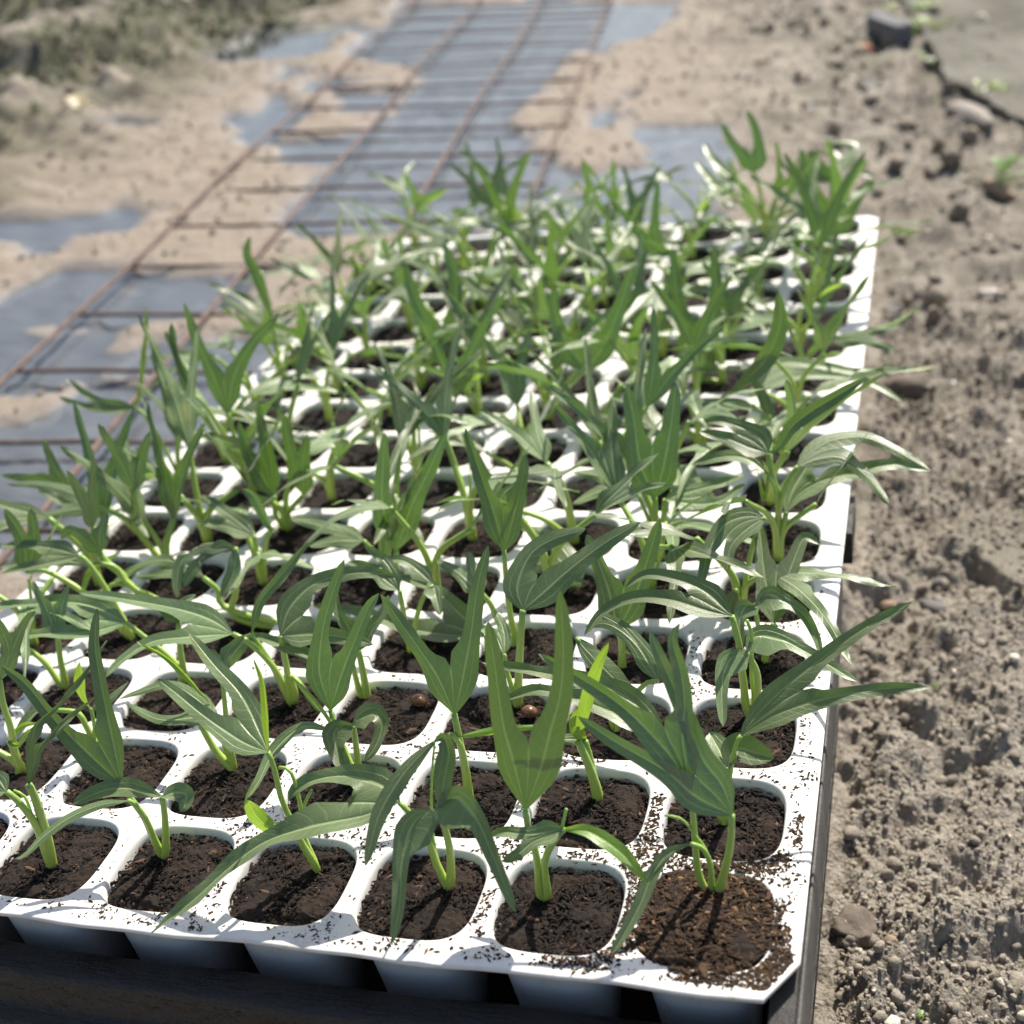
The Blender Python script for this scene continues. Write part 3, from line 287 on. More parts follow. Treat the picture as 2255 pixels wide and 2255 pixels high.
# ---------------------------------------------------------------- ground
SLAB = [[.056, .3103], [.0679, .2976], [.0793, .278], [.0912, .2769], [.12, .28], [.12, .34], [.0941, .3386], [.0641, .3328]]
CRACKS = [[(.0235, .1385), (.0273, .1379), (.030, .1335), (.0341, .1324), (.038, .1345), (.0414, .1356), (.046, .1345), (.0496, .1364), (.056, .1375), (.0629, .146)],
          [(.0225, .150), (.0245, .1465), (.0262, .150), (.030, .151)], [(.033, .082), (.0375, .0865), (.043, .086)],
          [(.050, .079), (.0555, .084), (.061, .083)]]
def seglist(P, x, y):
    D = np.full(x.shape, 1e9)
    for a, b in zip(P[:-1], P[1:]):
        a = np.array(a); b = np.array(b); e = b - a; t = np.clip(((x - a[0]) * e[0] + (y - a[1]) * e[1]) / (e @ e), 0, 1)
        D = np.minimum(D, np.hypot(x - a[0] - t * e[0], y - a[1] - t * e[1]))
    return D
def masks(x, y):
    wob = (fbm(x * 9, y * 9, 31, 3) - .5) * .12
    edge_r = -.255 + (1.6237 - y) * .25 + wob            # sand on the left of this line, soil on the right
    right = sst(-.10, .12, x - edge_r)
    right = np.maximum(right, sst(-.02, .03, x + (fbm(x * 30, y * 30, 8, 2) - .5) * .03) * sst(1.0, .7, y))
    ridge = sst(-.08, .22, -(x + .66 + .18 * np.clip(y - .75, -.5, 1) * -.25) + wob)   # rough bank on the far left
    sand = 1 - np.maximum(right, ridge)
    return np.clip(sand, 0, 1), right, ridge
def puddle_field(x, y):
    jit = (fbm(x * 28, y * 28, 77, 4) - .5) * .045
    D = np.full(x.shape, -1.)
    for P in PUDDLES:
        P = np.asarray(P); lo = P.min(0) - .12; hi = P.max(0) + .12
        m = (x > lo[0]) & (x < hi[0]) & (y > lo[1]) & (y < hi[1])
        if m.any():
            d = inside(P, x[m], y[m]); D[m] = np.maximum(D[m], d)
    sd = sst(-.255 + (1.6237 - y) * .25 - .02, -.255 + (1.6237 - y) * .25 - .10, x) * sst(-.80, -.66, x) * sst(-.10, -.20, x)
    n1 = fbm(x * 6.5, y * 6.5, 41, 4); D = np.maximum(D, np.minimum((n1 - .63) * .35, .02) - .2 * (1 - sd))
    return D + jit * .6 + .002
def height(x, y, fine=True):
    sand, right, ridge = masks(x, y); D = puddle_field(x, y); pd = sst(-.012, .006, D)
    base = (fbm(x * 5, y * 5, 3, 3) - .5) * .010 * (.35 + .65 * right)
    rough = np.maximum(right, ridge * .9)
    h1 = fbm(x * 42, y * 42, 5, 4); h2 = fbm(x * 130, y * 130, 6, 4, .6); h3 = fbm(x * 420, y * 420, 9, 3, .6)
    soil = sst(.47, .75, h1) * .0082 - sst(.44, .28, h1) * .0048 + (h2 - .5) * .0046 + (h3 - .5) * .0036
    d1, r1 = cell(x * 75 + h3, y * 75 + h2, 4); soil = soil + np.clip(.42 - d1, 0, 1) * .010 * (r1 > .8) * (.4 + .6 * vn(x * 300, y * 300, 2))
    d2, r2 = cell(x * 210 + h3 * .8, y * 210, 14); soil = soil + np.clip(.42 - d2, 0, 1) * .0044 * (r2 > .6)
    lf = sst(-.42, -.60, x); gx = rough * soil + (1 - rough) * ((h2 - .5) * (.0022 + .0055 * lf) + (h3 - .5) * .0016 + (h1 - .5) * (.003 + .007 * lf))
    bank = ridge * (sst(.40, .75, fbm(x * 9, y * 9, 51, 5, .6)) * .045 + .006)
    hgt = base + gx + bank
    s = inside(SLAB, x, y) + (fbm(x * 90, y * 90, 12, 3) - .5) * .005
    k = sst(-.0015, .0015, s); hgt = hgt * (1 - k) + k * (.0055 + (h2 - .5) * .0012 + (h1 - .5) * .002)
    # hollow with overhanging clods beside the tray, and the print in front of it
    for cx, cy, rx, ry, dp in ((.0385, .440, .012, .022, .011), (.0315, .392, .018, .012, .006), (.060, .106, .012, .008, .006), (.052, .165, .008, .008, .005), (.030, .262, .005, .006, .006), (.068, .085, .010, .006, .006), (.045, .180, .007, .006, .004)):
        hgt = hgt - dp * np.exp(-(((x - cx) / rx) ** 2 + ((y - cy) / ry) ** 2) ** 1.3)
    for cr in CRACKS:
        m = (np.abs(x - .045) < .04) & (y > .06) & (y < .17)
        if m.any():
            dd = seglist(cr, x[m], y[m] ) + (vn(x[m] * 900, y[m] * 900, 3) - .5) * .0007
            hgt[m] = hgt[m] - .0028 * sst(.0009, .0002, dd)
    wetd = sst(-.05, .02, D)
    hgt = hgt * (1 - .55 * wetd * (1 - .0 * rough)) + 0
    hgt = hgt * (1 - pd) + pd * (-.0064 + (h1 - .5) * .006 + (h2 - .5) * .003)
    return hgt, sand, right, ridge, D
xs = np.r_[-12, -6, -3.5, -2.6, -2.1, np.arange(-1.7, -.9, .02), np.arange(-.9, -.42, .0075), np.arange(-.42, .015, .0045), np.arange(.015, .10, .00085), np.arange(.10, .19, .002), np.arange(.19, .6, .012), .7, 1., 2, 4, 12]
ys = np.r_[-12, -5, -2, -1, -.5, -.3, -.15, -.08, -.02, np.arange(0, .03, .004), np.arange(.03, .30, .001), np.arange(.30, .60, .0022), np.arange(.60, 1.1, .005), np.arange(1.1, 1.9, .0085), 2, 2.2, 2.6, 3.5, 6, 12]
GX, GY = np.meshgrid(xs, ys); gx, gy = GX.ravel(), GY.ravel()
hh, sand, right, ridge, D = height(gx, gy)
me = fastgrid('ground', np.stack([gx, gy, gplane(gx, gy) + hh], 1), len(xs), len(ys))
moss = np.clip(ridge * sst(.28, .46, fbm(gx * 14, gy * 14, 61, 4)) * 1.2 + right * sst(.55, .7, fbm(gx * 20, gy * 20, 91, 4)) * .55 * sst(.2, .35, gy) + .7 * sst(-.004, .004, inside(SLAB, gx, gy)) * .5, 0, 1)
wet = np.clip(sst(-.004, .004, D) + .35 * sst(-.03, 0, D) * (1 - right), 0, 1)
for k, a in (('sand', sand), ('moss', moss), ('wet', wet)):
    t = me.attributes.new(k, 'FLOAT', 'POINT'); t.data.foreach_set('value', a.astype(np.float32))
newobj('ground', me, GROUND, kind='structure')
def gz(x, y):
    h = height(np.array([x, x + 1e-4]), np.array([y, y]))[0][0]; return float(gplane(x, y) + h)
# the standing water: a level sheet just under the general ground surface, showing where the ground dips below it
WX = np.array([-2.2, -.3, .02]); WY = np.array([.2, 1., 2.4]); A, B = np.meshgrid(WX, WY); A, B = A.ravel(), B.ravel()
newobj('puddle_water', fastgrid('puddle_water', np.stack([A, B, gplane(A, B) - .0042], 1), 3, 3), WATER, kind='structure')
# concrete path in the far right corner
cp = [(.015, 1.63), (.0705, 1.129), (.1271, .972), (.150, .80), (.9, .4), (2.4, 3), (.2, 3.4)]
cv = []; cf = []
N_ = []
for (a, b), (c, d) in zip(cp, cp[1:] + cp[:1]):
    L = math.hypot(c - a, d - b); n = max(2, min(60, int(L / .012)))
    for i in range(n):
        t = i / n; N_.append((a + (c - a) * t + (random.random() - .5) * .006, b + (d - b) * t + (random.random() - .5) * .006))
for x, y in N_: cv.append((x, y, gplane(x, y) + .012))
for x, y in N_: cv.append((x, y, gplane(x, y) - .03))
k = len(N_); cf = [tuple(range(k))] + [(i, (i + 1) % k, k + (i + 1) % k, k + i)[::-1] for i in range(k)]
newobj('concrete_path', mesh('concrete_path', cv, cf, False), CONC, kind='structure')

# pebbles and clods lying on the soil: countless, joined
def scatter(name, n, sampler, size, sub, mat, sq=(.6, 1), bumpy=.25, kind='stuff', sink=.25):
    V0, T0 = ico(sub); Vs = []; Ts = []; off = 0
    X = []; Y = []
    while len(X) < n:
        try: x, y = sampler()
        except StopIteration: break
        X.append(x); Y.append(y)
    X = np.array(X); Y = np.array(Y); H = height(X, Y)[0] + gplane(X, Y)
    for x, y, z in zip(X, Y, H):
        s = size(x, y); a = random.random() * 6.28; S = np.array([1, random.uniform(.6, 1), random.uniform(*sq)]) * s
        V = V0 * (1 + bumpy * (rng.random((len(V0), 1)) - .5) * 2) * S
        ca, sa = math.cos(a), math.sin(a); V = np.stack([V[:, 0] * ca - V[:, 1] * sa, V[:, 0] * sa + V[:, 1] * ca, V[:, 2]], 1)
        Vs.append(V + (x, y, z + S[2] * (1 - 2 * sink))); Ts.append(T0 + off); off += len(V0)
    return newobj(name, trimesh(name, np.vstack(Vs), np.vstack(Ts), sub > 0), mat, kind=kind)
def samp_right():
    y = .03 + (random.random() ** 1.5) * .55; return .024 + random.random() ** 1.1 * (.085 + .05 * y), y
def szp(x, y): return .00022 + .0011 * random.random() ** 4 + .0003 * (y > .3)
g1 = scatter('gravel', 15000, samp_right, szp, 0, GRAVEL); g1['label'] = 'loose grit and small pebbles on the bare soil right of the tray'; g1['category'] = 'gravel'
g2 = scatter('soil_crumbs', 1300, samp_right, lambda x, y: .0006 + .0022 * random.random() ** 4, 1, soil_mat('clod_soil', (.22, .19, .155), (.37, .33, .27), (.42, .37, .30)), bumpy=.22)
g2['label'] = 'crumbly clods of dry soil scattered on the ground right of the tray'; g2['category'] = 'soil'
_x = np.r_[rng.uniform(-.25, .14, 9000), rng.uniform(-1.3, -.62, 9000)]; _y = np.r_[rng.uniform(.55, 1.7, 9000), rng.uniform(.7, 1.9, 9000)]
_ok = (masks(_x, _y)[0] < rng.random(18000) * .35) & (puddle_field(_x, _y) < -.03); _q = list(zip(_x[_ok], _y[_ok])); random.shuffle(_q); FARP = iter(_q)
def samp_far(): return next(FARP)
g3 = scatter('far_clods', 1300, samp_far, lambda x, y: .0015 + .007 * random.random() ** 3, 1, soil_mat('far_soil', (.20, .165, .125), (.33, .28, .22), (.4, .35, .27)), bumpy=.25)
g3['label'] = 'lumps of soil strewn over the blurred ground beyond the tray'; g3['category'] = 'soil'

_x, _y = rng.uniform(-1.25, .10, 30000), rng.uniform(.30, 1.75, 30000)
_ok = ~((_x > -.25) & (_y < .55)) & (puddle_field(_x, _y) < -.008); SANDP = iter(list(zip(_x[_ok], _y[_ok])))
def samp_sand(): return next(SANDP)
g4 = scatter('sand_grit', 8000, samp_sand, lambda x, y: .0008 + .0024 * random.random() ** 3, 0, stone_mat('mixed_grit', (.23, .195, .16), (.48, .42, .35)), bumpy=.3)
g4['label'] = 'mixed light and dark grit strewn over the sandy ground around the puddles'; g4['category'] = 'grit'

# single stones and scraps one can point at
def rock(name, label, cat, x, y, size, rot, mat, sub=3, bumpy=.16, sink=.3, sq=None, flatness=0):
    V0, _ = ico(sub); _, T0 = ico(sub); V = V0.copy()
    if flatness: V[:, 2] = np.clip(V[:, 2], -1, flatness)
    s = random.random() * 50
    q = fbm(V[:, 0] * 1.7 + s, V[:, 1] * 1.7 + V[:, 2] * 1.3, 3, 3) - .5; q2 = fbm(V[:, 0] * 6 + s, V[:, 1] * 6 + V[:, 2] * 5, 5, 2) - .5
    V = V * (1 + bumpy * 2 * q + bumpy * .7 * q2)[:, None] * np.array(size)
    me = trimesh(name, V, T0); o = newobj(name, me, mat, label=label, category=cat)
    o.location = (x, y, gz(x, y) + size[2] * (1 - 2 * sink)); o.rotation_euler = (random.uniform(-.15, .15), random.uniform(-.15, .15), rot); return o
rock('stone', 'smooth brownish grey oblong stone half sunk in soil right of the tray', 'stone', .0509, .2623, (.0065, .0036, .0026), -.5, GREYST)
rock('stone', 'tan rounded pebble near the lower right corner of the tray frame', 'pebble', .0376, .0751, (.0022, .0018, .0016), .3, TANST)
rock('stone', 'flat grey pebble touching the tan pebble near the frame corner', 'pebble', .0421, .0735, (.0019, .0013, .0010), -.6, GREYST)
rock('soil_clod', 'dark flat clod of compacted soil beside the black frame', 'clod', .0278, .0830, (.0060, .0066, .0036), .5, CLODM, bumpy=.3, sink=.35, flatness=.55)
rock('stone', 'pale tan stone lying left of the oblong stone', 'stone', .0335, .262, (.0035, .0026, .0018), .6, TANST)
rock('stone', 'blue grey angular pebble above the oblong stone', 'pebble', .0535, .2845, (.0036, .0024, .0024), .9, GREYST)
rock('soil_clod', 'big rounded soil clod casting a shadow beside the tray edge', 'clod', .040, .462, (.013, .008, .007), -.3, CLODM)
rock('stone', 'small tan pebble standing proud on soil at the right edge', 'pebble', .0585, .0985, (.0017, .0015, .0014), 0, TANST)
rock('stone', 'long weathered flat stone leaning at the edge of the concrete path', 'stone', .0860, 1.012, (.050, .011, .008), -1.28, stone_mat('pale_stone', (.30, .26, .22), (.40, .36, .31)), bumpy=.1, sink=.0)
rock('stone', 'thin pale slab edge half buried below the long flat stone', 'stone', .097, .828, (.034, .005, .005), -1.05, TANST, bumpy=.1)
rock('plastic_scrap', 'small shiny white scrap lying on the soil right of the tray', 'plastic scrap', .0600, .4801, (.0040, .0018, .0012), -.3, flat('white_scrap', (.75, .77, .8), .25), sub=2, sink=.1)
rock('stone', 'pale flat oval stone on mossy soil high on the right', 'stone', .0866, .6073, (.0075, .0032, .0022), -.15, flat('pale_pebble', (.45, .42, .37)))
rock('plastic_scrap', 'tiny blue plastic bit on the soil near the tray', 'plastic scrap', .0314, .5825, (.0024, .0024, .0016), 0, flat('blue_scrap', (.12, .2, .36)), sub=2, sink=.1)
def box_thing(name, label, cat, loc, size, rot, mat, bev=.1):
    import bmesh
    bm = bmesh.new(); bmesh.ops.create_cube(bm, size=1); bmesh.ops.scale(bm, vec=size, verts=bm.verts)
    bmesh.ops.bevel(bm, geom=bm.edges[:], offset=min(size) * bev, segments=3, affect='EDGES')
    bmesh.ops.subdivide_edges(bm, edges=bm.edges[:], cuts=1)
    for v in bm.verts: v.co += Vector((random.gauss(0, 1), random.gauss(0, 1), random.gauss(0, 1))) * min(size) * .02
    me = bpy.data.meshes.new(name); bm.to_mesh(me); bm.free(); o = newobj(name, me, mat, label=label, category=cat); o.location = loc; o.rotation_euler = rot; return o
box_thing('brick_piece', 'broken dark grey block lying near the path in the upper right', 'brick', (.0135, 1.335, gplane(.0135, 1.335) + .016), (.066, .022, .022), (.12, .1, -1.05), stone_mat('slate', (.15, .155, .165), (.23, .23, .235)))
rock('brick_chip', 'small orange brick chip at the foot of the grey block', 'brick chip', -.012, 1.305, (.010, .007, .005), .2, flat('brick_red', (.42, .17, .09), .8), sub=2)
def tube(P, R, seg=8, cap=True):
    P = np.asarray(P, float); n = len(P); R = np.broadcast_to(np.asarray(R, float), (n,)); T = np.gradient(P, axis=0); T /= np.linalg.norm(T, axis=1)[:, None] + 1e-12
    up = np.array([0, 0, 1.]) if abs(T[0, 2]) < .9 else np.array([1., 0, 0]); V = []; u = np.cross(T[0], up); u /= np.linalg.norm(u)
    for i in range(n):
        u = u - T[i] * (u @ T[i]); u /= np.linalg.norm(u) + 1e-12; v = np.cross(T[i], u)
        for k in range(seg):
            a = 2 * math.pi * k / seg; V.append(P[i] + R[i] * (u * math.cos(a) + v * math.sin(a)))
    F = [(i * seg + k, i * seg + (k + 1) % seg, (i + 1) * seg + (k + 1) % seg, (i + 1) * seg + k) for i in range(n - 1) for k in range(seg)]
    if cap: F += [tuple(range(seg))[::-1], tuple((n - 1) * seg + k for k in range(seg))]
    along = np.repeat(np.linspace(0, 1, n), seg); return np.array(V), F, along
tw = catmull([(.0262, .0659, 0), (.0272, .0625, .0022), (.0283, .058, .0026), (.0286, .0534, .0008)], 16); tw[:, 2] += gplane(tw[:, 0], tw[:, 1]) + .003
V_, F_, _a = tube(tw, .0005, 7); newobj('twig', mesh('twig', V_, F_), flat('twig_bark', (.22, .12, .07), .7), label='short curved brown twig on the soil beside the black frame', category='twig')

# ---------------------------------------------------------------- rusty welded mesh lying on the wet sand
mo = Vector((-.457, .3321)); ang = .1245; sp = .0903; ux = Vector((math.cos(ang), math.sin(ang))); uy = Vector((-math.sin(ang), math.cos(ang)))
mesh_root = newobj('steel_mesh', None, label='rusty welded steel mesh lying flat over the wet sand and puddles', category='wire mesh')
mesh_root.location = (mo.x, mo.y, gplane(mo.x, mo.y))
def mpt(b, c, lift):
    p = mo + ux * b * sp + uy * c * sp; return (p.x - mo.x, p.y - mo.y, gplane(p.x, p.y) + lift - gplane(mo.x, mo.y))
for b in range(4):
    P = [mpt(b + .02 * math.sin(c * .9 + b * 2), c, .0034 + .0010 * math.sin(c * 1.3 + b)) for c in np.arange(-1.6 if b < 3 else 1.5, 21, .5)]
    V_, F_, _a = tube(catmull(P, 120), .0017, 8); newobj('long_bar', mesh('long_bar', V_, F_), RUST, mesh_root)
for c in range(-1, 21):
    P = [mpt(b, c + random.uniform(-.015, .015), .0008 + .0008 * math.sin(b * 1.7 + c)) for b in np.arange(-.06, 3.07, .52)]
    V_, F_, _a = tube(catmull(P, 40), .0015, 8); newobj('cross_bar', mesh('cross_bar', V_, F_), RUST, mesh_root)

# ---------------------------------------------------------------- white cell tray: 8 x 16 cells of 33 mm
PIT = .033
tray = newobj('seedling_tray', None, label='white plastic seedling tray with rows of rounded square cells full of seedlings', category='seedling tray')
NA = 64
def ringr(a, n=3.4):
    th = np.linspace(0, 2 * math.pi, NA, endpoint=False) + math.pi / NA * 0; c, s = np.abs(np.cos(th)), np.abs(np.sin(th))
    r = a / (c ** n + s ** n) ** (1 / n); return np.stack([r * np.cos(th), r * np.sin(th)], 1)
th = np.linspace(0, 2 * math.pi, NA, endpoint=False); rsq = (PIT / 2) / np.maximum(np.abs(np.cos(th)), np.abs(np.sin(th)))
loops = [(np.stack([rsq * np.cos(th), rsq * np.sin(th)], 1), 0)]
for a, z, n in ((.01475, -.00002, 3.5), (.0145, -.0002, 3.5), (.0142, -.0007, 3.5), (.0140, -.0016, 3.4), (.0139, -.0034, 3.4), (.0136, -.006, 3.4), (.0128, -.014, 3.2), (.0112, -.028, 3.), (.0098, -.041, 2.8), (.0088, -.0425, 2.8)): loops.append((ringr(a, n), z))
V_ = [(p[0], p[1], z) for L, z in loops for p in L] + [(0, 0, -.0427)]
F_ = [(i * NA + k, (i + 1) * NA + k, (i + 1) * NA + (k + 1) % NA, i * NA + (k + 1) % NA) for i in range(len(loops) - 1) for k in range(NA)]
F_ += [((len(loops) - 1) * NA + k, len(V_) - 1, (len(loops) - 1) * NA + (k + 1) % NA) for k in range(NA)]
cell_me = mesh('cell', V_, F_); cell_me.materials.append(WHITE)
for c in range(8):
    for r in range(16):
        o = newobj('cell', cell_me, None, tray); o.location = (-c * PIT, r * PIT, 0)
# border of the sheet
x0, x1, y0, y1 = -7.5 * PIT, .5 * PIT, -.5 * PIT, 15.5 * PIT
def XR(y): return .0211 + .0024 * max(0, min(1, (y + .01) / .52))
outl = [(x0 - .006, y0 - .002 + .004), (x0, y0 - .004), (.0145, y0 - .004), (.0150, y0 - .0030), (XR(-.0095), -.0095)] + [(XR(y), y) for y in np.arange(0, .51, .03)] + [(XR(.505), .508), (.0185, .5135), (x0, .5135), (x0 - .006, .508)]
dense = []
for a, b in zip(outl, outl[1:] + outl[:1]):
    L = math.hypot(b[0] - a[0], b[1] - a[1]); n = max(1, int(L / .006))
    for i in range(n): dense.append((a[0] + (b[0] - a[0]) * i / n, a[1] + (b[1] - a[1]) * i / n))
cxm, cym = (x0 + x1) / 2, (y0 + y1) / 2; nD = len(dense); V_ = []
wav = [(.0003 * math.sin(i * .55) + .0002 * math.sin(i * 1.3 + 1)) for i in range(nD)]
def shrink(p, d):
    x, y = p; return (x + (d if x < cxm else -d) * (1 if (x < x0 or x > x1) else 0), y + (d if y < cym else -d) * (1 if (y < y0 or y > y1) else 0))
for (x, y) in dense: V_.append((min(max(x, x0), x1), min(max(y, y0), y1), 0))
for d, z in ((.0006, -.00004), (.0002, -.0002), (0, -.0005), (.00005, -.0011), (.0006, -.0012)):
    for i, p in enumerate(dense):
        q = shrink(p, d); V_.append((q[0], q[1] + (wav[i] if q[1] < y0 else 0), z + wav[i] * .3))
F_ = [(l * nD + i, (l + 1) * nD + i, (l + 1) * nD + (i + 1) % nD, l * nD + (i + 1) % nD) for l in range(5) for i in range(nD)]
newobj('rim', mesh('rim', V_, F_), WHITE, tray)

# ---------------------------------------------------------------- black carrier frame under the tray
car = newobj('carrier_tray', None, label='black plastic carrier frame supporting the white seedling tray', category='carrier tray')
def extrude(prof, path, name):
    """prof [(offset, z)], path [(x, y, nx, ny)]"""
    V = []; n = len(prof)
    for x, y, nx, ny in path:
        for d, z in prof: V.append((x + nx * d, y + ny * d, z + .0004 * math.sin(x * 90 + y * 70)))
    F = [(i * n + k, (i + 1) * n + k, (i + 1) * n + k + 1, i * n + k + 1) for i in range(len(path) - 1) for k in range(n - 1)]
    return newobj(name, mesh(name, V, F), DUSTY_SUNLIT if 'side' in name else BLACK, car)
# right wall: inner ledge, small raised lip, outer wall down to the ground
pr = [(-.0068, -.020), (-.0068, -.0066), (-.0062, -.0060), (-.0016, -.0057), (-.0011, -.0052), (-.0008, -.0044), (-.0003, -.0042), (0, -.0046), (.0003, -.0056), (.0006, -.010), (.0008, -.017), (.0006, -.0185), (-.002, -.019), (-.006, -.030), (-.010, -.075)]
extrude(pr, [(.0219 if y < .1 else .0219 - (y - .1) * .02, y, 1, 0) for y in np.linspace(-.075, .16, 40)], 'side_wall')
pf = [(-.0010, -.045), (0, -.0136), (.0004, -.0126), (.0014, -.0119), (.0032, -.0117), (.0055, -.0119), (.0072, -.0123), (.0080, -.0126), (.0087, -.0133), (.0092, -.0146), (.0096, -.0170), (.0104, -.0215), (.0112, -.0225), (.0140, -.0235), (.0146, -.0245), (.0152, -.0300), (.0170, -.080)]
extrude(pf, [(x, -.0178 + .0006 * math.sin(x * 25), 0, -1) for x in np.linspace(-.27, .0105, 60)], 'front_wall')
V_ = []
box = lambda a, b: [(a[0], a[1], a[2]), (b[0], a[1], a[2]), (b[0], b[1], a[2]), (a[0], b[1], a[2]), (a[0], a[1], b[2]), (b[0], a[1], b[2]), (b[0], b[1], b[2]), (a[0], b[1], b[2])]
BF = [(0, 3, 2, 1), (4, 5, 6, 7), (0, 1, 5, 4), (1, 2, 6, 5), (2, 3, 7, 6), (3, 0, 4, 7)]
newobj('base', mesh('base', box((-.26, -.03, -.058), (.020, .15, -.052)), BF, False), BLACK, car)
newobj('side_foot', mesh('side_foot', box((.0200, .178, -.016), (.0236, .204, -.0045)), BF, False), BLACK, car)
for z_ in (0,):
    bk = [(-.245, .20), (-.245, .50), (-.01, .20), (-.01, .50)]
    for x, y in bk: newobj('support', mesh('support', box((x - .01, y - .01, gplane(x, y) - .005), (x + .01, y + .01, -.0430)), BF, False), BLACK, car)

# ---------------------------------------------------------------- potting soil in every cell
def plug_mesh(seed, hi, mound=0):
    n = 74 if hi else 26; g = np.linspace(-.01395, .01395, n); X, Y = np.meshgrid(g, g); x, y = X.ravel(), Y.ravel()
    # square grid squeezed to the rounded-square outline
    m = np.maximum(np.abs(x), np.abs(y)) + 1e-9; L = (np.abs(x) ** 3.4 + np.abs(y) ** 3.4) ** (1 / 3.4) + 1e-9; f = m / L; px, py = x * f, y * f
    e = m / .01395; s = seed * 3.7
    h = (fbm(px * 170 + s, py * 170, seed, 3) - .5) * .0030
    d, rv = cell(px * 620 + s, py * 620, seed); h = h + np.clip(.5 - d, 0, 1) * .0016 * rv
    d, rv = cell(px * 1400 + s, py * 1400, seed + 3); h = h + np.clip(.5 - d, 0, 1) * .0007 * rv
    h = h - .0025 + mound * np.clip(1 - e * .72, 0, 1) ** .5 - .0012 * sst(.8, 1, e) * (mound == 0)
    return fastgrid('potting_soil', np.stack([px, py, h], 1), n, n), h.reshape(n, n)
def crumb_mesh(seed, n, spread, mound, big=1):
    V0, T0 = ico(0); Vs = []; Ts = []; off = 0
    for i in range(n):
        a = random.random() * 6.283; r = .0137 * math.sqrt(random.random()) * spread; x, y = r * math.cos(a), r * math.sin(a); k = 1.15
        x *= k; y *= k
        L = (abs(x) ** 3.4 + abs(y) ** 3.4) ** (1 / 3.4)
        if L > .0137 and mound == 0: continue
        if mound and ((x - .0135) / .0061 > (y + .0195) / .0100 or y < -.0185): continue
        z = -.0022 + mound * max(0, 1 - L / .01395 * .72) ** .5 if L < .0146 else .0003
        s = (.00016 + .00052 * random.random() ** 2.8) * big; S = np.array([random.choice((1, 1.3, 2.4)), random.uniform(.45, .9), random.uniform(.35, .8)]) * s * random.choice((.8, 1, 1.3))
        V = V0 * (1 + .5 * (rng.random((12, 1)) - .5)) * S; b = random.random() * 6.28; c_, s_ = math.cos(b), math.sin(b)
        V = np.stack([V[:, 0] * c_ - V[:, 1] * s_, V[:, 0] * s_ + V[:, 1] * c_, V[:, 2]], 1)
        Vs.append(V + (x, y, z + S[2] * .4)); Ts.append(T0 + off); off += 12
    return trimesh('soil_crumbs', np.vstack(Vs), np.vstack(Ts), False)
HI = [plug_mesh(i + 1, True)[0] for i in range(4)]; LO = [plug_mesh(i + 10, False)[0] for i in range(3)]
CR = [crumb_mesh(i, 1500, 1, 0) for i in range(3)]; CL = [crumb_mesh(i, 260, 1, 0, 1.4) for i in range(2)]
HEAP = plug_mesh(33, True, .0040)[0]; CRH = crumb_mesh(9, 3300, 1.03, .0040, 1.1)
for m_ in HI + LO + [HEAP]: m_.materials.append(PEAT)
for m_ in CR + CL: m_.materials.append(PEAT)
CRH.materials.append(CRUMB)
ORD = ['first', 'second', 'third', 'fourth', 'fifth', 'sixth', 'seventh', 'eighth', 'ninth', 'tenth', 'eleventh', 'twelfth', 'thirteenth', 'fourteenth', 'fifteenth', 'sixteenth']
def rowname(r): return 'front row' if r == 0 else 'back row' if r == 15 else ORD[r] + ' row from the front'
def colname(c): return 'rightmost cell' if c == 0 else 'leftmost cell' if c == 7 else ORD[c] + ' cell from the right'
for c in range(8):
    for r in range(16):
        heap = (c, r) in ((0, 0),)
        m_ = HEAP if heap else (random.choice(HI) if r < 6 else random.choice(LO))
        o = newobj('potting_soil', m_); o.location = (-c * PIT, r * PIT, 0); o['group'] = 'soil plugs filling the tray cells'
        o['label'] = ('heaped crumbly brown potting soil in the %s, %s' if heap else 'dark potting soil filling the %s, %s') % (colname(c), rowname(r)); o['category'] = 'potting soil'
        q = newobj('crumbs', CRH if heap else (random.choice(CR) if r < 6 else random.choice(CL)), None, o, kind='stuff'); 
        k = random.randrange(4); q.rotation_euler = (0, 0, k * math.pi / 2)
        if not heap: o.rotation_euler = (0, 0, random.randrange(4) * math.pi / 2)
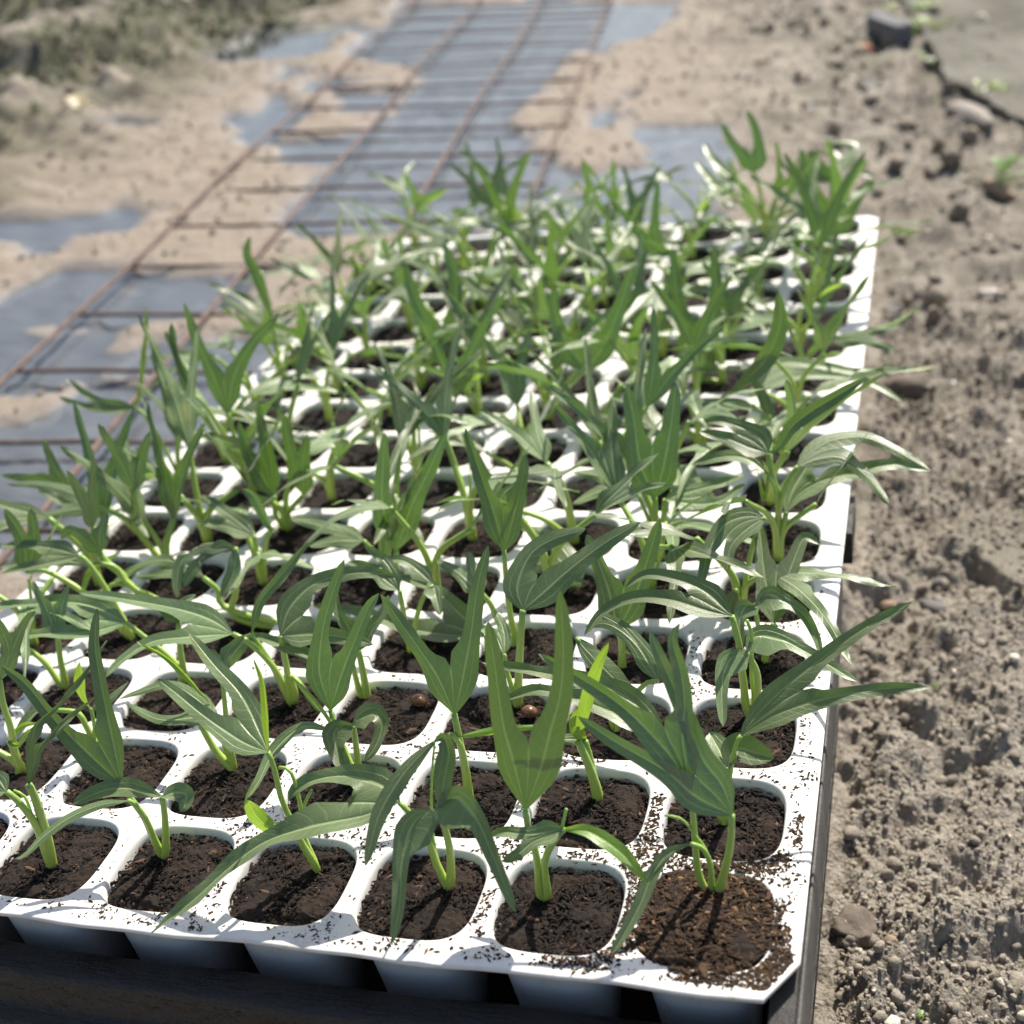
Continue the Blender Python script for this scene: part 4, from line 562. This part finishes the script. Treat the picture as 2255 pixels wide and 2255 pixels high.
# loose soil spilled over the white plastic
_a, _b = np.meshgrid(np.linspace(-.26, .04, 512), np.linspace(-.02, .52, 1024), indexing='ij'); NF = fbm(_a * 60, _b * 60, 4, 3)
def spill():
    V0 = np.array([(1, 0, 0), (-1, 0, 0), (0, 1, 0), (0, -1, 0), (0, 0, 1), (0, 0, -1)], float); T0 = np.array([(0, 2, 4), (2, 1, 4), (1, 3, 4), (3, 0, 4), (2, 0, 5), (1, 2, 5), (3, 1, 5), (0, 3, 5)]); Vs = []; Ts = []; off = 0; cnt = 0
    while cnt < 22000:
        t = random.random()
        if t < .52:      # thick near the right front corner
            x = .021 - abs(random.gauss(0, .036)); y = -.018 + abs(random.gauss(0, .052))
        elif t < .92: x = .02 - random.random() * .27; y = -.019 + abs(random.gauss(0, .062))
        else: x = .02 - random.random() * .26; y = -.018 + random.random() * .52
        if x < -.25 or y > .51 or x > XR(y) - .0006 or y < -.0198: continue
        if (x - .0138) / .0061 > (y + .0195) / .0100: continue
        n_ = NF[min(511, int((x + .26) / .30 * 512)), min(1023, int((y + .02) / .54 * 1024))]
        if random.random() > ((n_ - .40) * 5.5) ** 2 + .04: continue
        cx, cy = round(-x / PIT), round(y / PIT); lx, ly = x + cx * PIT, y - cy * PIT; L = (abs(lx) ** 3.5 + abs(ly) ** 3.5) ** (1 / 3.5)
        if L < .0143: continue
        zz = 0 if L > .0150 or cx < 0 or cy < 0 else -.0008
        s = .00008 + .00046 * random.random() ** 4; S = np.array([random.uniform(1, 2.2), random.uniform(.5, 1), random.uniform(.3, .7)]) * s
        V = V0 * (1 + .6 * (rng.random((6, 1)) - .5)) * S; b = random.random() * 6.28; c_, s_ = math.cos(b), math.sin(b)
        V = np.stack([V[:, 0] * c_ - V[:, 1] * s_, V[:, 0] * s_ + V[:, 1] * c_, V[:, 2]], 1)
        Vs.append(V + (x, y, zz + S[2] * .5)); Ts.append(T0 + off); off += 6; cnt += 1
    return trimesh('spilled_soil', np.vstack(Vs), np.vstack(Ts), False)
newobj('spilled_soil', spill(), CRUMB, kind='stuff', label='brown soil crumbs spilled over the white plastic between the cells', category='spilled soil')

# ---------------------------------------------------------------- seedlings
def smooth_w(t):
    return np.interp(t, [0, .05, .13, .24, .38, .6, .8, .91, .965, 1], [.10, .42, .80, 1.0, .95, .76, .62, .46, .28, .03])
def blade_w(t):
    return np.interp(t, [0, .06, .18, .4, .65, .85, .95, 1], [.12, .32, .72, 1.0, .92, .62, .34, .03])
NU = (-1, -.58, -.14, 0, .14, .58, 1)
def lobe_strip(P, N, wo, wi, body, cup, wavy, sign, ph, mid=None, kb=None):
    """P centre line, wo/wi outer/inner half widths; returns verts, uv, body attr"""
    n = len(P); T = np.gradient(P, axis=0); T /= np.linalg.norm(T, axis=1)[:, None] + 1e-12
    W = np.cross(N[None], T); W /= np.linalg.norm(W, axis=1)[:, None] + 1e-12; Nn = np.cross(T, W)
    s = np.r_[0, np.cumsum(np.linalg.norm(np.diff(P, axis=0), axis=1))]; V = []; UV = []; Bd = []
    for i in range(n):
        for u in NU:
            wd = (wi[i] if u > 0 else wo[i]) * u * sign; au = abs(u)
            z = cup * au * min(wo[i], .006) + wavy * math.sin(s[i] * 420 + ph + (2 if u > 0 else 0)) * au * au * .0007
            q = P[i] + W[i] * wd + Nn[i] * z
            if mid is not None and u > 0 and kb[i] > 0: q = q * (1 - kb[i]) + (P[i] + (mid[i] - P[i]) * u + Nn[i] * z * (1 - u)) * kb[i]
            V.append(q); UV.append((u, s[i])); Bd.append(body[i])
    return V, UV, Bd
def leaf_mesh(name, paths, w, N, single=False, mat=None, seed=0, narrow=False):
    R_ = random.Random(seed); N = np.asarray(N, float); N /= np.linalg.norm(N); n = 22; cup = R_.choice((R_.uniform(.18, .5), R_.uniform(.18, .5), R_.uniform(-.25, -.05))); wavy = R_.uniform(.1, .9); ph = R_.random() * 6
    V = []; UV = []; Bd = []; F = []
    t = np.linspace(0, 1, n)
    Ls = [catmull(p, n) for p in paths]; arch = R_.uniform(-.10, .02)
    for L in Ls:
        ln = np.linalg.norm(L[-1] - L[0]); L += N[None] * (arch * ln * (t ** 2))[:, None]
    if single or len(Ls) == 1:
        prof = blade_w(t) * w; wave = 1 + .06 * np.sin(t * 9 + ph)
        a, b, c = lobe_strip(Ls[0], N, prof * wave, prof * (2 - wave), np.zeros(n), cup * (1.6 if narrow else 1), wavy, 1, ph)
        V += a; UV += b; Bd += c; strips = 1
    else:
        A, B_ = Ls; half = np.linalg.norm(A - B_, axis=1) / 2
        sp = smooth_w(t) * w; sep = B_[-1] - A[-1]
        # merged while the centre lines are closer than one lobe width, then the notch
        sgn = np.sign(np.dot(np.cross(N, np.gradient(A, axis=0)[n // 2]), sep)) or 1
        tn = np.argmax(half > sp * 1.4) if (half > sp * 1.4).any() else n - 1
        tn = int(np.clip(tn, 6, 11))
        for k, L in enumerate((A, B_)):
            k_ = sst(tn + 2.6, tn - .4, np.arange(n, dtype=float)) if False else 1 - sst(tn - .4, tn + 2.6, np.arange(n, dtype=float))
            inner = np.where(np.arange(n) <= tn, half, half * k_ + np.minimum(half * .93, sp * .95) * (1 - k_))
            body = (np.arange(n) < tn).astype(float); outer = sp * (1 + .34 * np.exp(-((t - .2) / .13) ** 2))
            a, b, c = lobe_strip(L, N, outer, inner, body, cup, wavy, sgn if k == 0 else -sgn, ph + k, (A + B_) / 2, 1 - sst(tn - .2, tn + 1.6, np.arange(n, dtype=float)))
            if sgn * (1 if k == 0 else -1) < 0: pass
            V += a; UV += b; Bd += c
        strips = 2
    m = len(NU)
    for k in range(strips):
        o = k * n * m
        P0, P1, P2 = (np.array(V[o + 5 * m + 1]), np.array(V[o + 5 * m + 2]), np.array(V[o + 6 * m + 1]))
        flip = np.dot(np.cross(P1 - P0, P2 - P0), N) < 0
        for i in range(n - 1):
            for j in range(m - 1):
                f = (o + i * m + j, o + i * m + j + 1, o + (i + 1) * m + j + 1, o + (i + 1) * m + j); F.append(f[::-1] if flip else f)
    return mesh(name, V, F, True, UV, {'body': Bd})
SEEDC = [0]
def seedling(c, r, off, items, label):
    root = newobj('seedling', None, label=label, category='seedling', group='water spinach seedlings in the tray')
    root.location = (-c * PIT + off[0], r * PIT + off[1], -.0030)
    first = True
    for it in items:
        SEEDC[0] += 1
        if it[0] == 'S':
            R, P = it[1] * 1e-4, np.array(it[2]) * 1e-4
            k = len(P)
            if first: P = np.vstack([P[0] + (0, 0, -.003), P])
            C_ = catmull(P, 18); t = np.linspace(0, 1, 18); rad = R * np.interp(t, [0, .15, .4, 1], [1.35, 1.4, 1.15, .85])
            if first: rad[:2] *= .7
            V_, F_, al = tube(C_, rad, 10); newobj('stem', mesh('stem', V_, F_, True, None, {'along': al}), STEM, root); first = False
        else:
            wv = it[1] * 1.0e-4; N = it[2]; paths = [np.array(p) * 1e-4 for p in it[3:]]; sg_ = it[0] in 'LY'; nar = sg_ and wv < .0013
            yg = it[0] == 'Y' or (sg_ and wv < .0013)
            newobj('young_leaf' if yg else 'leaf', leaf_mesh('leaf', paths, wv, N, sg_, seed=SEEDC[0], narrow=nar), YOUNG if yg else LEAF, root)
    return root
def auto_items(c, r, seed):
    R_ = random.Random(seed); items = []; az0 = R_.uniform(0, 6.283)
    if R_.random() < .6: az0 = R_.gauss(2.9, .9)
    back = min(1, r / 7); nl = R_.choice((2, 3, 3))
    for k in range(nl):
        az = az0 + k * (math.pi if nl == 2 else 6.283 / nl) + R_.gauss(0, .35); el = R_.uniform(.9, 1.35); pl = R_.uniform(.018, .037)
        d = np.array([math.cos(az), math.sin(az), 0]); hgt = np.array([0, 0, 1.]); tip = d * pl * math.cos(el) + hgt * pl * math.sin(el)
        mid = d * pl * .35 * math.cos(el) * .5 + hgt * pl * .5
        items.append(['S', round(R_.uniform(8, 12)), [[0, 0, 0], list(mid * 1e4), list(tip * 1e4)]])
        le = R_.choice((R_.uniform(-.1, .5), R_.uniform(-.1, .5), R_.uniform(.8, 1.45), R_.uniform(.4, 1.1))); L = R_.uniform(.028, .046); d2 = d * math.cos(le) + hgt * math.sin(le)
        s = np.array([-math.sin(az), math.cos(az), 0.]); N = np.cross(d2, s); N = N if N[2] > 0 else -N
        roll = R_.gauss(0, .35); s2 = s * math.cos(roll) + N * math.sin(roll); N = N * math.cos(roll) - s * math.sin(roll)
        sg = R_.uniform(.22, .55); droop = R_.uniform(0, .014) if le < .8 else 0; paths = []
        for q in (-1, 1):
            lo = L * R_.uniform(.85, 1.1); P = []
            for t in (0, .3, .65, 1):
                a_ = sg * q * (.55 + .45 * t); P.append(list((tip + lo * t * (d2 * math.cos(a_) + s2 * math.sin(a_)) - hgt * droop * t * t * (1.2 if q > 0 else .8)) * 1e4))
            paths.append(P)
        items.append(['V', round(R_.uniform(18, 26)), list(N * 100)] + paths)
    if R_.random() < .7:
        az = R_.uniform(0, 6.28); pl = R_.uniform(.018, .03); d = np.array([math.cos(az) * .3, math.sin(az) * .3, 1]); b = d * pl; e = b + np.array([math.cos(az), math.sin(az), .6]) * R_.uniform(.012, .022)
        items.append(['S', 6, [[0, 0, 0], list(b * .5e4), list(b * 1e4)]])
        items.append(['L', round(R_.uniform(8, 15)), [-math.sin(az) * 60, math.cos(az) * 60, 60], [list(b * 1e4), list((b + e) / 2 * 1e4 + np.array([0, 0, 8])), list(e * 1e4)]])
    return items
SPECIAL = {(1, 0): 'seedling with a tall upright dark two-lobed leaf, second front cell from the right',
           (0, 0): 'seedling with two big overlapping two-lobed leaves in the right front corner cell',
           (2, 0): 'seedling with drooping blades and a very long left leaf, third front cell from the right',
           (2, 1): 'seedling with one wide upright forked leaf, third cell from the right, second row',
           (0, 5): 'seedling with long arching leaves reaching over the right rim, rightmost cell of the sixth row',
           (0, 1): 'seedling whose long forked leaf points out over the soil, rightmost cell of the second row'}
done = {}
for c, r, off, items in PLANTS:
    lab = SPECIAL.get((c, r), 'forked-leaf green seedling growing in the %s, %s' % (colname(c), rowname(r)))
    if (c, r) in done: continue
    if r >= 4: items = items + auto_items(c, r, 900 + c * 17 + r * 5)[:4]
    done[(c, r)] = seedling(c, r, (off[0] * 1e-4, off[1] * 1e-4), items, lab)
extra = {p: (o[0], o[1]) for p, o in []}
for c in range(8):
    for r in range(16):
        if (c, r) in done or (c >= 6 and r == 0) or (c == 7 and r <= 2): continue
        done[(c, r)] = seedling(c, r, (random.uniform(-.006, .006), random.uniform(-.006, .006)), auto_items(c, r, 100 + c * 31 + r * 7), 'forked-leaf green seedling growing in the %s, %s' % (colname(c), rowname(r)))
# two brown seeds
def seed_thing(x, y, label):
    V0, T0 = ico(3); V = V0 * np.array([.0022, .0018, .0026]); V[:, 0] *= 1 + .12 * np.sign(V[:, 0]) * (np.abs(V[:, 2]) / .0026)
    m = MT('seed_coat'); n = m.noise(600, 4); m.set(**{'Base Color': m.mix(m.mapr(n, .35, .7, 0, 1), (.13, .055, .03), (.28, .14, .07)), 'Roughness': .3})
    o = newobj('seed', trimesh('seed', V, T0), m.m, label=label, category='seed'); o.location = (x, y, -.0004); o.rotation_euler = (.9, .4, .3)

# ---------------------------------------------------------------- small weeds and fallen leaves
def weed(name, label, cat, x, y, n, size, col_mat, spread):
    root = newobj(name, None, label=label, category=cat); root.location = (x, y, gplane(x, y))
    for i in range(n):
        a = random.random() * 6.28; d = spread * math.sqrt(random.random()); px, py = (d * math.cos(a), d * math.sin(a)) if not isinstance(spread, tuple) else (0, 0)
        z = gplane(x + px, y + py) - gplane(x, y); h = size * random.uniform(.4, 1.1); b = random.random() * 6.28; L = size * random.uniform(.6, 1.2); dv = np.array([math.cos(b), math.sin(b), random.uniform(.1, .7)])
        P0 = np.array([px, py, z]); P1 = P0 + (0, 0, h); P2 = P1 + dv * L
        V_, F_, al = tube(catmull([P0, (P0 + P1) / 2 + (.001, 0, 0), P1], 6), size * .05, 6); newobj('stem', mesh('stem', V_, F_, True, None, {'along': al}), STEM, root)
        newobj('leaf', leaf_mesh('leaf', [[P1, (P1 + P2) / 2 + (0, 0, L * .1), P2]], L * .28, np.array([-dv[0] * .4, -dv[1] * .4, 1]), True, seed=i), col_mat, root)
    return root
WEED = leaf_material('weed_leaf', (.17, .26, .035), (.2, .28, .06), (.4, .55, .04), (.25, .36, .1))
PALE = leaf_material('pale_sprout', (.22, .32, .12), (.25, .33, .15), (.3, .5, .1), (.3, .42, .2))
for (x, y, n, s, sp_, lab) in ((.036, 1.47, 14, .014, .03, 'bright green weed at the far top of the path edge'), (.050, 1.371, 16, .013, .024, 'bright yellow green weed beside the path behind the grey block'), (.0648, 1.241, 9, .010, .02, 'low pale weed on the path edge in front of the grey block'), (.1065, 1.085, 13, .011, .018, 'yellow green weed tuft behind the long flat stone'), (.105, .8308, 8, .013, .008, 'small pale sprout by the buried slab edge'), (-.9409, 1.30, 10, .018, .02, 'bright green sprout on the mossy bank in the upper left'), (-.93, 1.06, 6, .012, .015, 'tiny green sprout low on the mossy bank')):
    weed('weed', lab, 'weed', x, y, n, s, PALE if 'pale' in lab else WEED, sp_)
for (x, y, lab) in ((.0505, .2064, 'tiny two-leaved green sprout on the soil above the crack'), (.0540, .2105, 'tiniest green sprout just right of its twin on the soil'), (.0455, .0560, 'tiny green sprout on grit at the bottom right')):
    weed('sprout', lab, 'sprout', x, y, 3, .0022, PALE, .0008)
def fallen(label, x, y, L, w_, rot, col):
    o = newobj('fallen_leaf', leaf_mesh('fallen_leaf', [[(0, -L / 2, 0), (0, 0, L * .1), (0, L / 2, 0)]], w_, (0, 0, 1), True, seed=4), leaf_material('yellow_leaf', col, col, col, tuple(min(1, q * 1.2) for q in col)), label=label, category='fallen leaf')
    o.location = (x, y, gz(x, y) + .006); o.rotation_euler = (.5, .1, rot)
fallen('round yellow fallen leaf on the soil bank at the left', -.7719, 1.0161, .024, .010, .6, (.42, .36, .17))
seed_thing(-.0576, .0699, 'brown rounded seed lying on soil beside an upright stem')
seed_thing(-.0905, .0722, 'pale brown seed half hidden behind the wide forked leaf')

# low green growth on the rough bank in the far left
def bank_growth():
    V = []; F = []; k = 0
    while k < 9000:
        n = 400; x = rng.uniform(-1.75, -.68, n); y = rng.uniform(.75, 2.0, n); sd, ri, rg = masks(x, y); h, _, _, _, D_ = height(x, y)
        m = (rg > .7) & (fbm(x * 14, y * 14, 61, 4) > .47) & (rng.random(n) < .8)
        for a, b, z in zip(x[m], y[m], (h + gplane(x, y))[m]):
            s = .004 + .010 * random.random() ** 2; t = random.random() * 6.28; u = np.array([math.cos(t), math.sin(t), random.uniform(.2, 1.2)]) * s; w_ = np.array([-math.sin(t), math.cos(t), 0]) * s * .3
            p = np.array([a, b, z]); i = len(V); V += [p - w_ * .3, p + w_ * .3, p + u * .6 + w_, p + u * .6 - w_, p + u]; F += [(i, i + 1, i + 2, i + 3), (i + 3, i + 2, i + 4)]; k += 1
    return mesh('bank_growth', V, F)
newobj('bank_growth', bank_growth(), flat('bank_green', (.07, .085, .03), .7), kind='stuff', label='dull green low growth covering the rough soil bank in the upper left', category='ground cover')

# everything was built in the tray's frame: turn it so that the ground is level
for o in list(sc.objects):
    if o.parent is None and o.type in ('MESH', 'EMPTY'):
        o.matrix_world = LEVEL @ Matrix.LocRotScale(o.location, o.rotation_euler, o.scale)
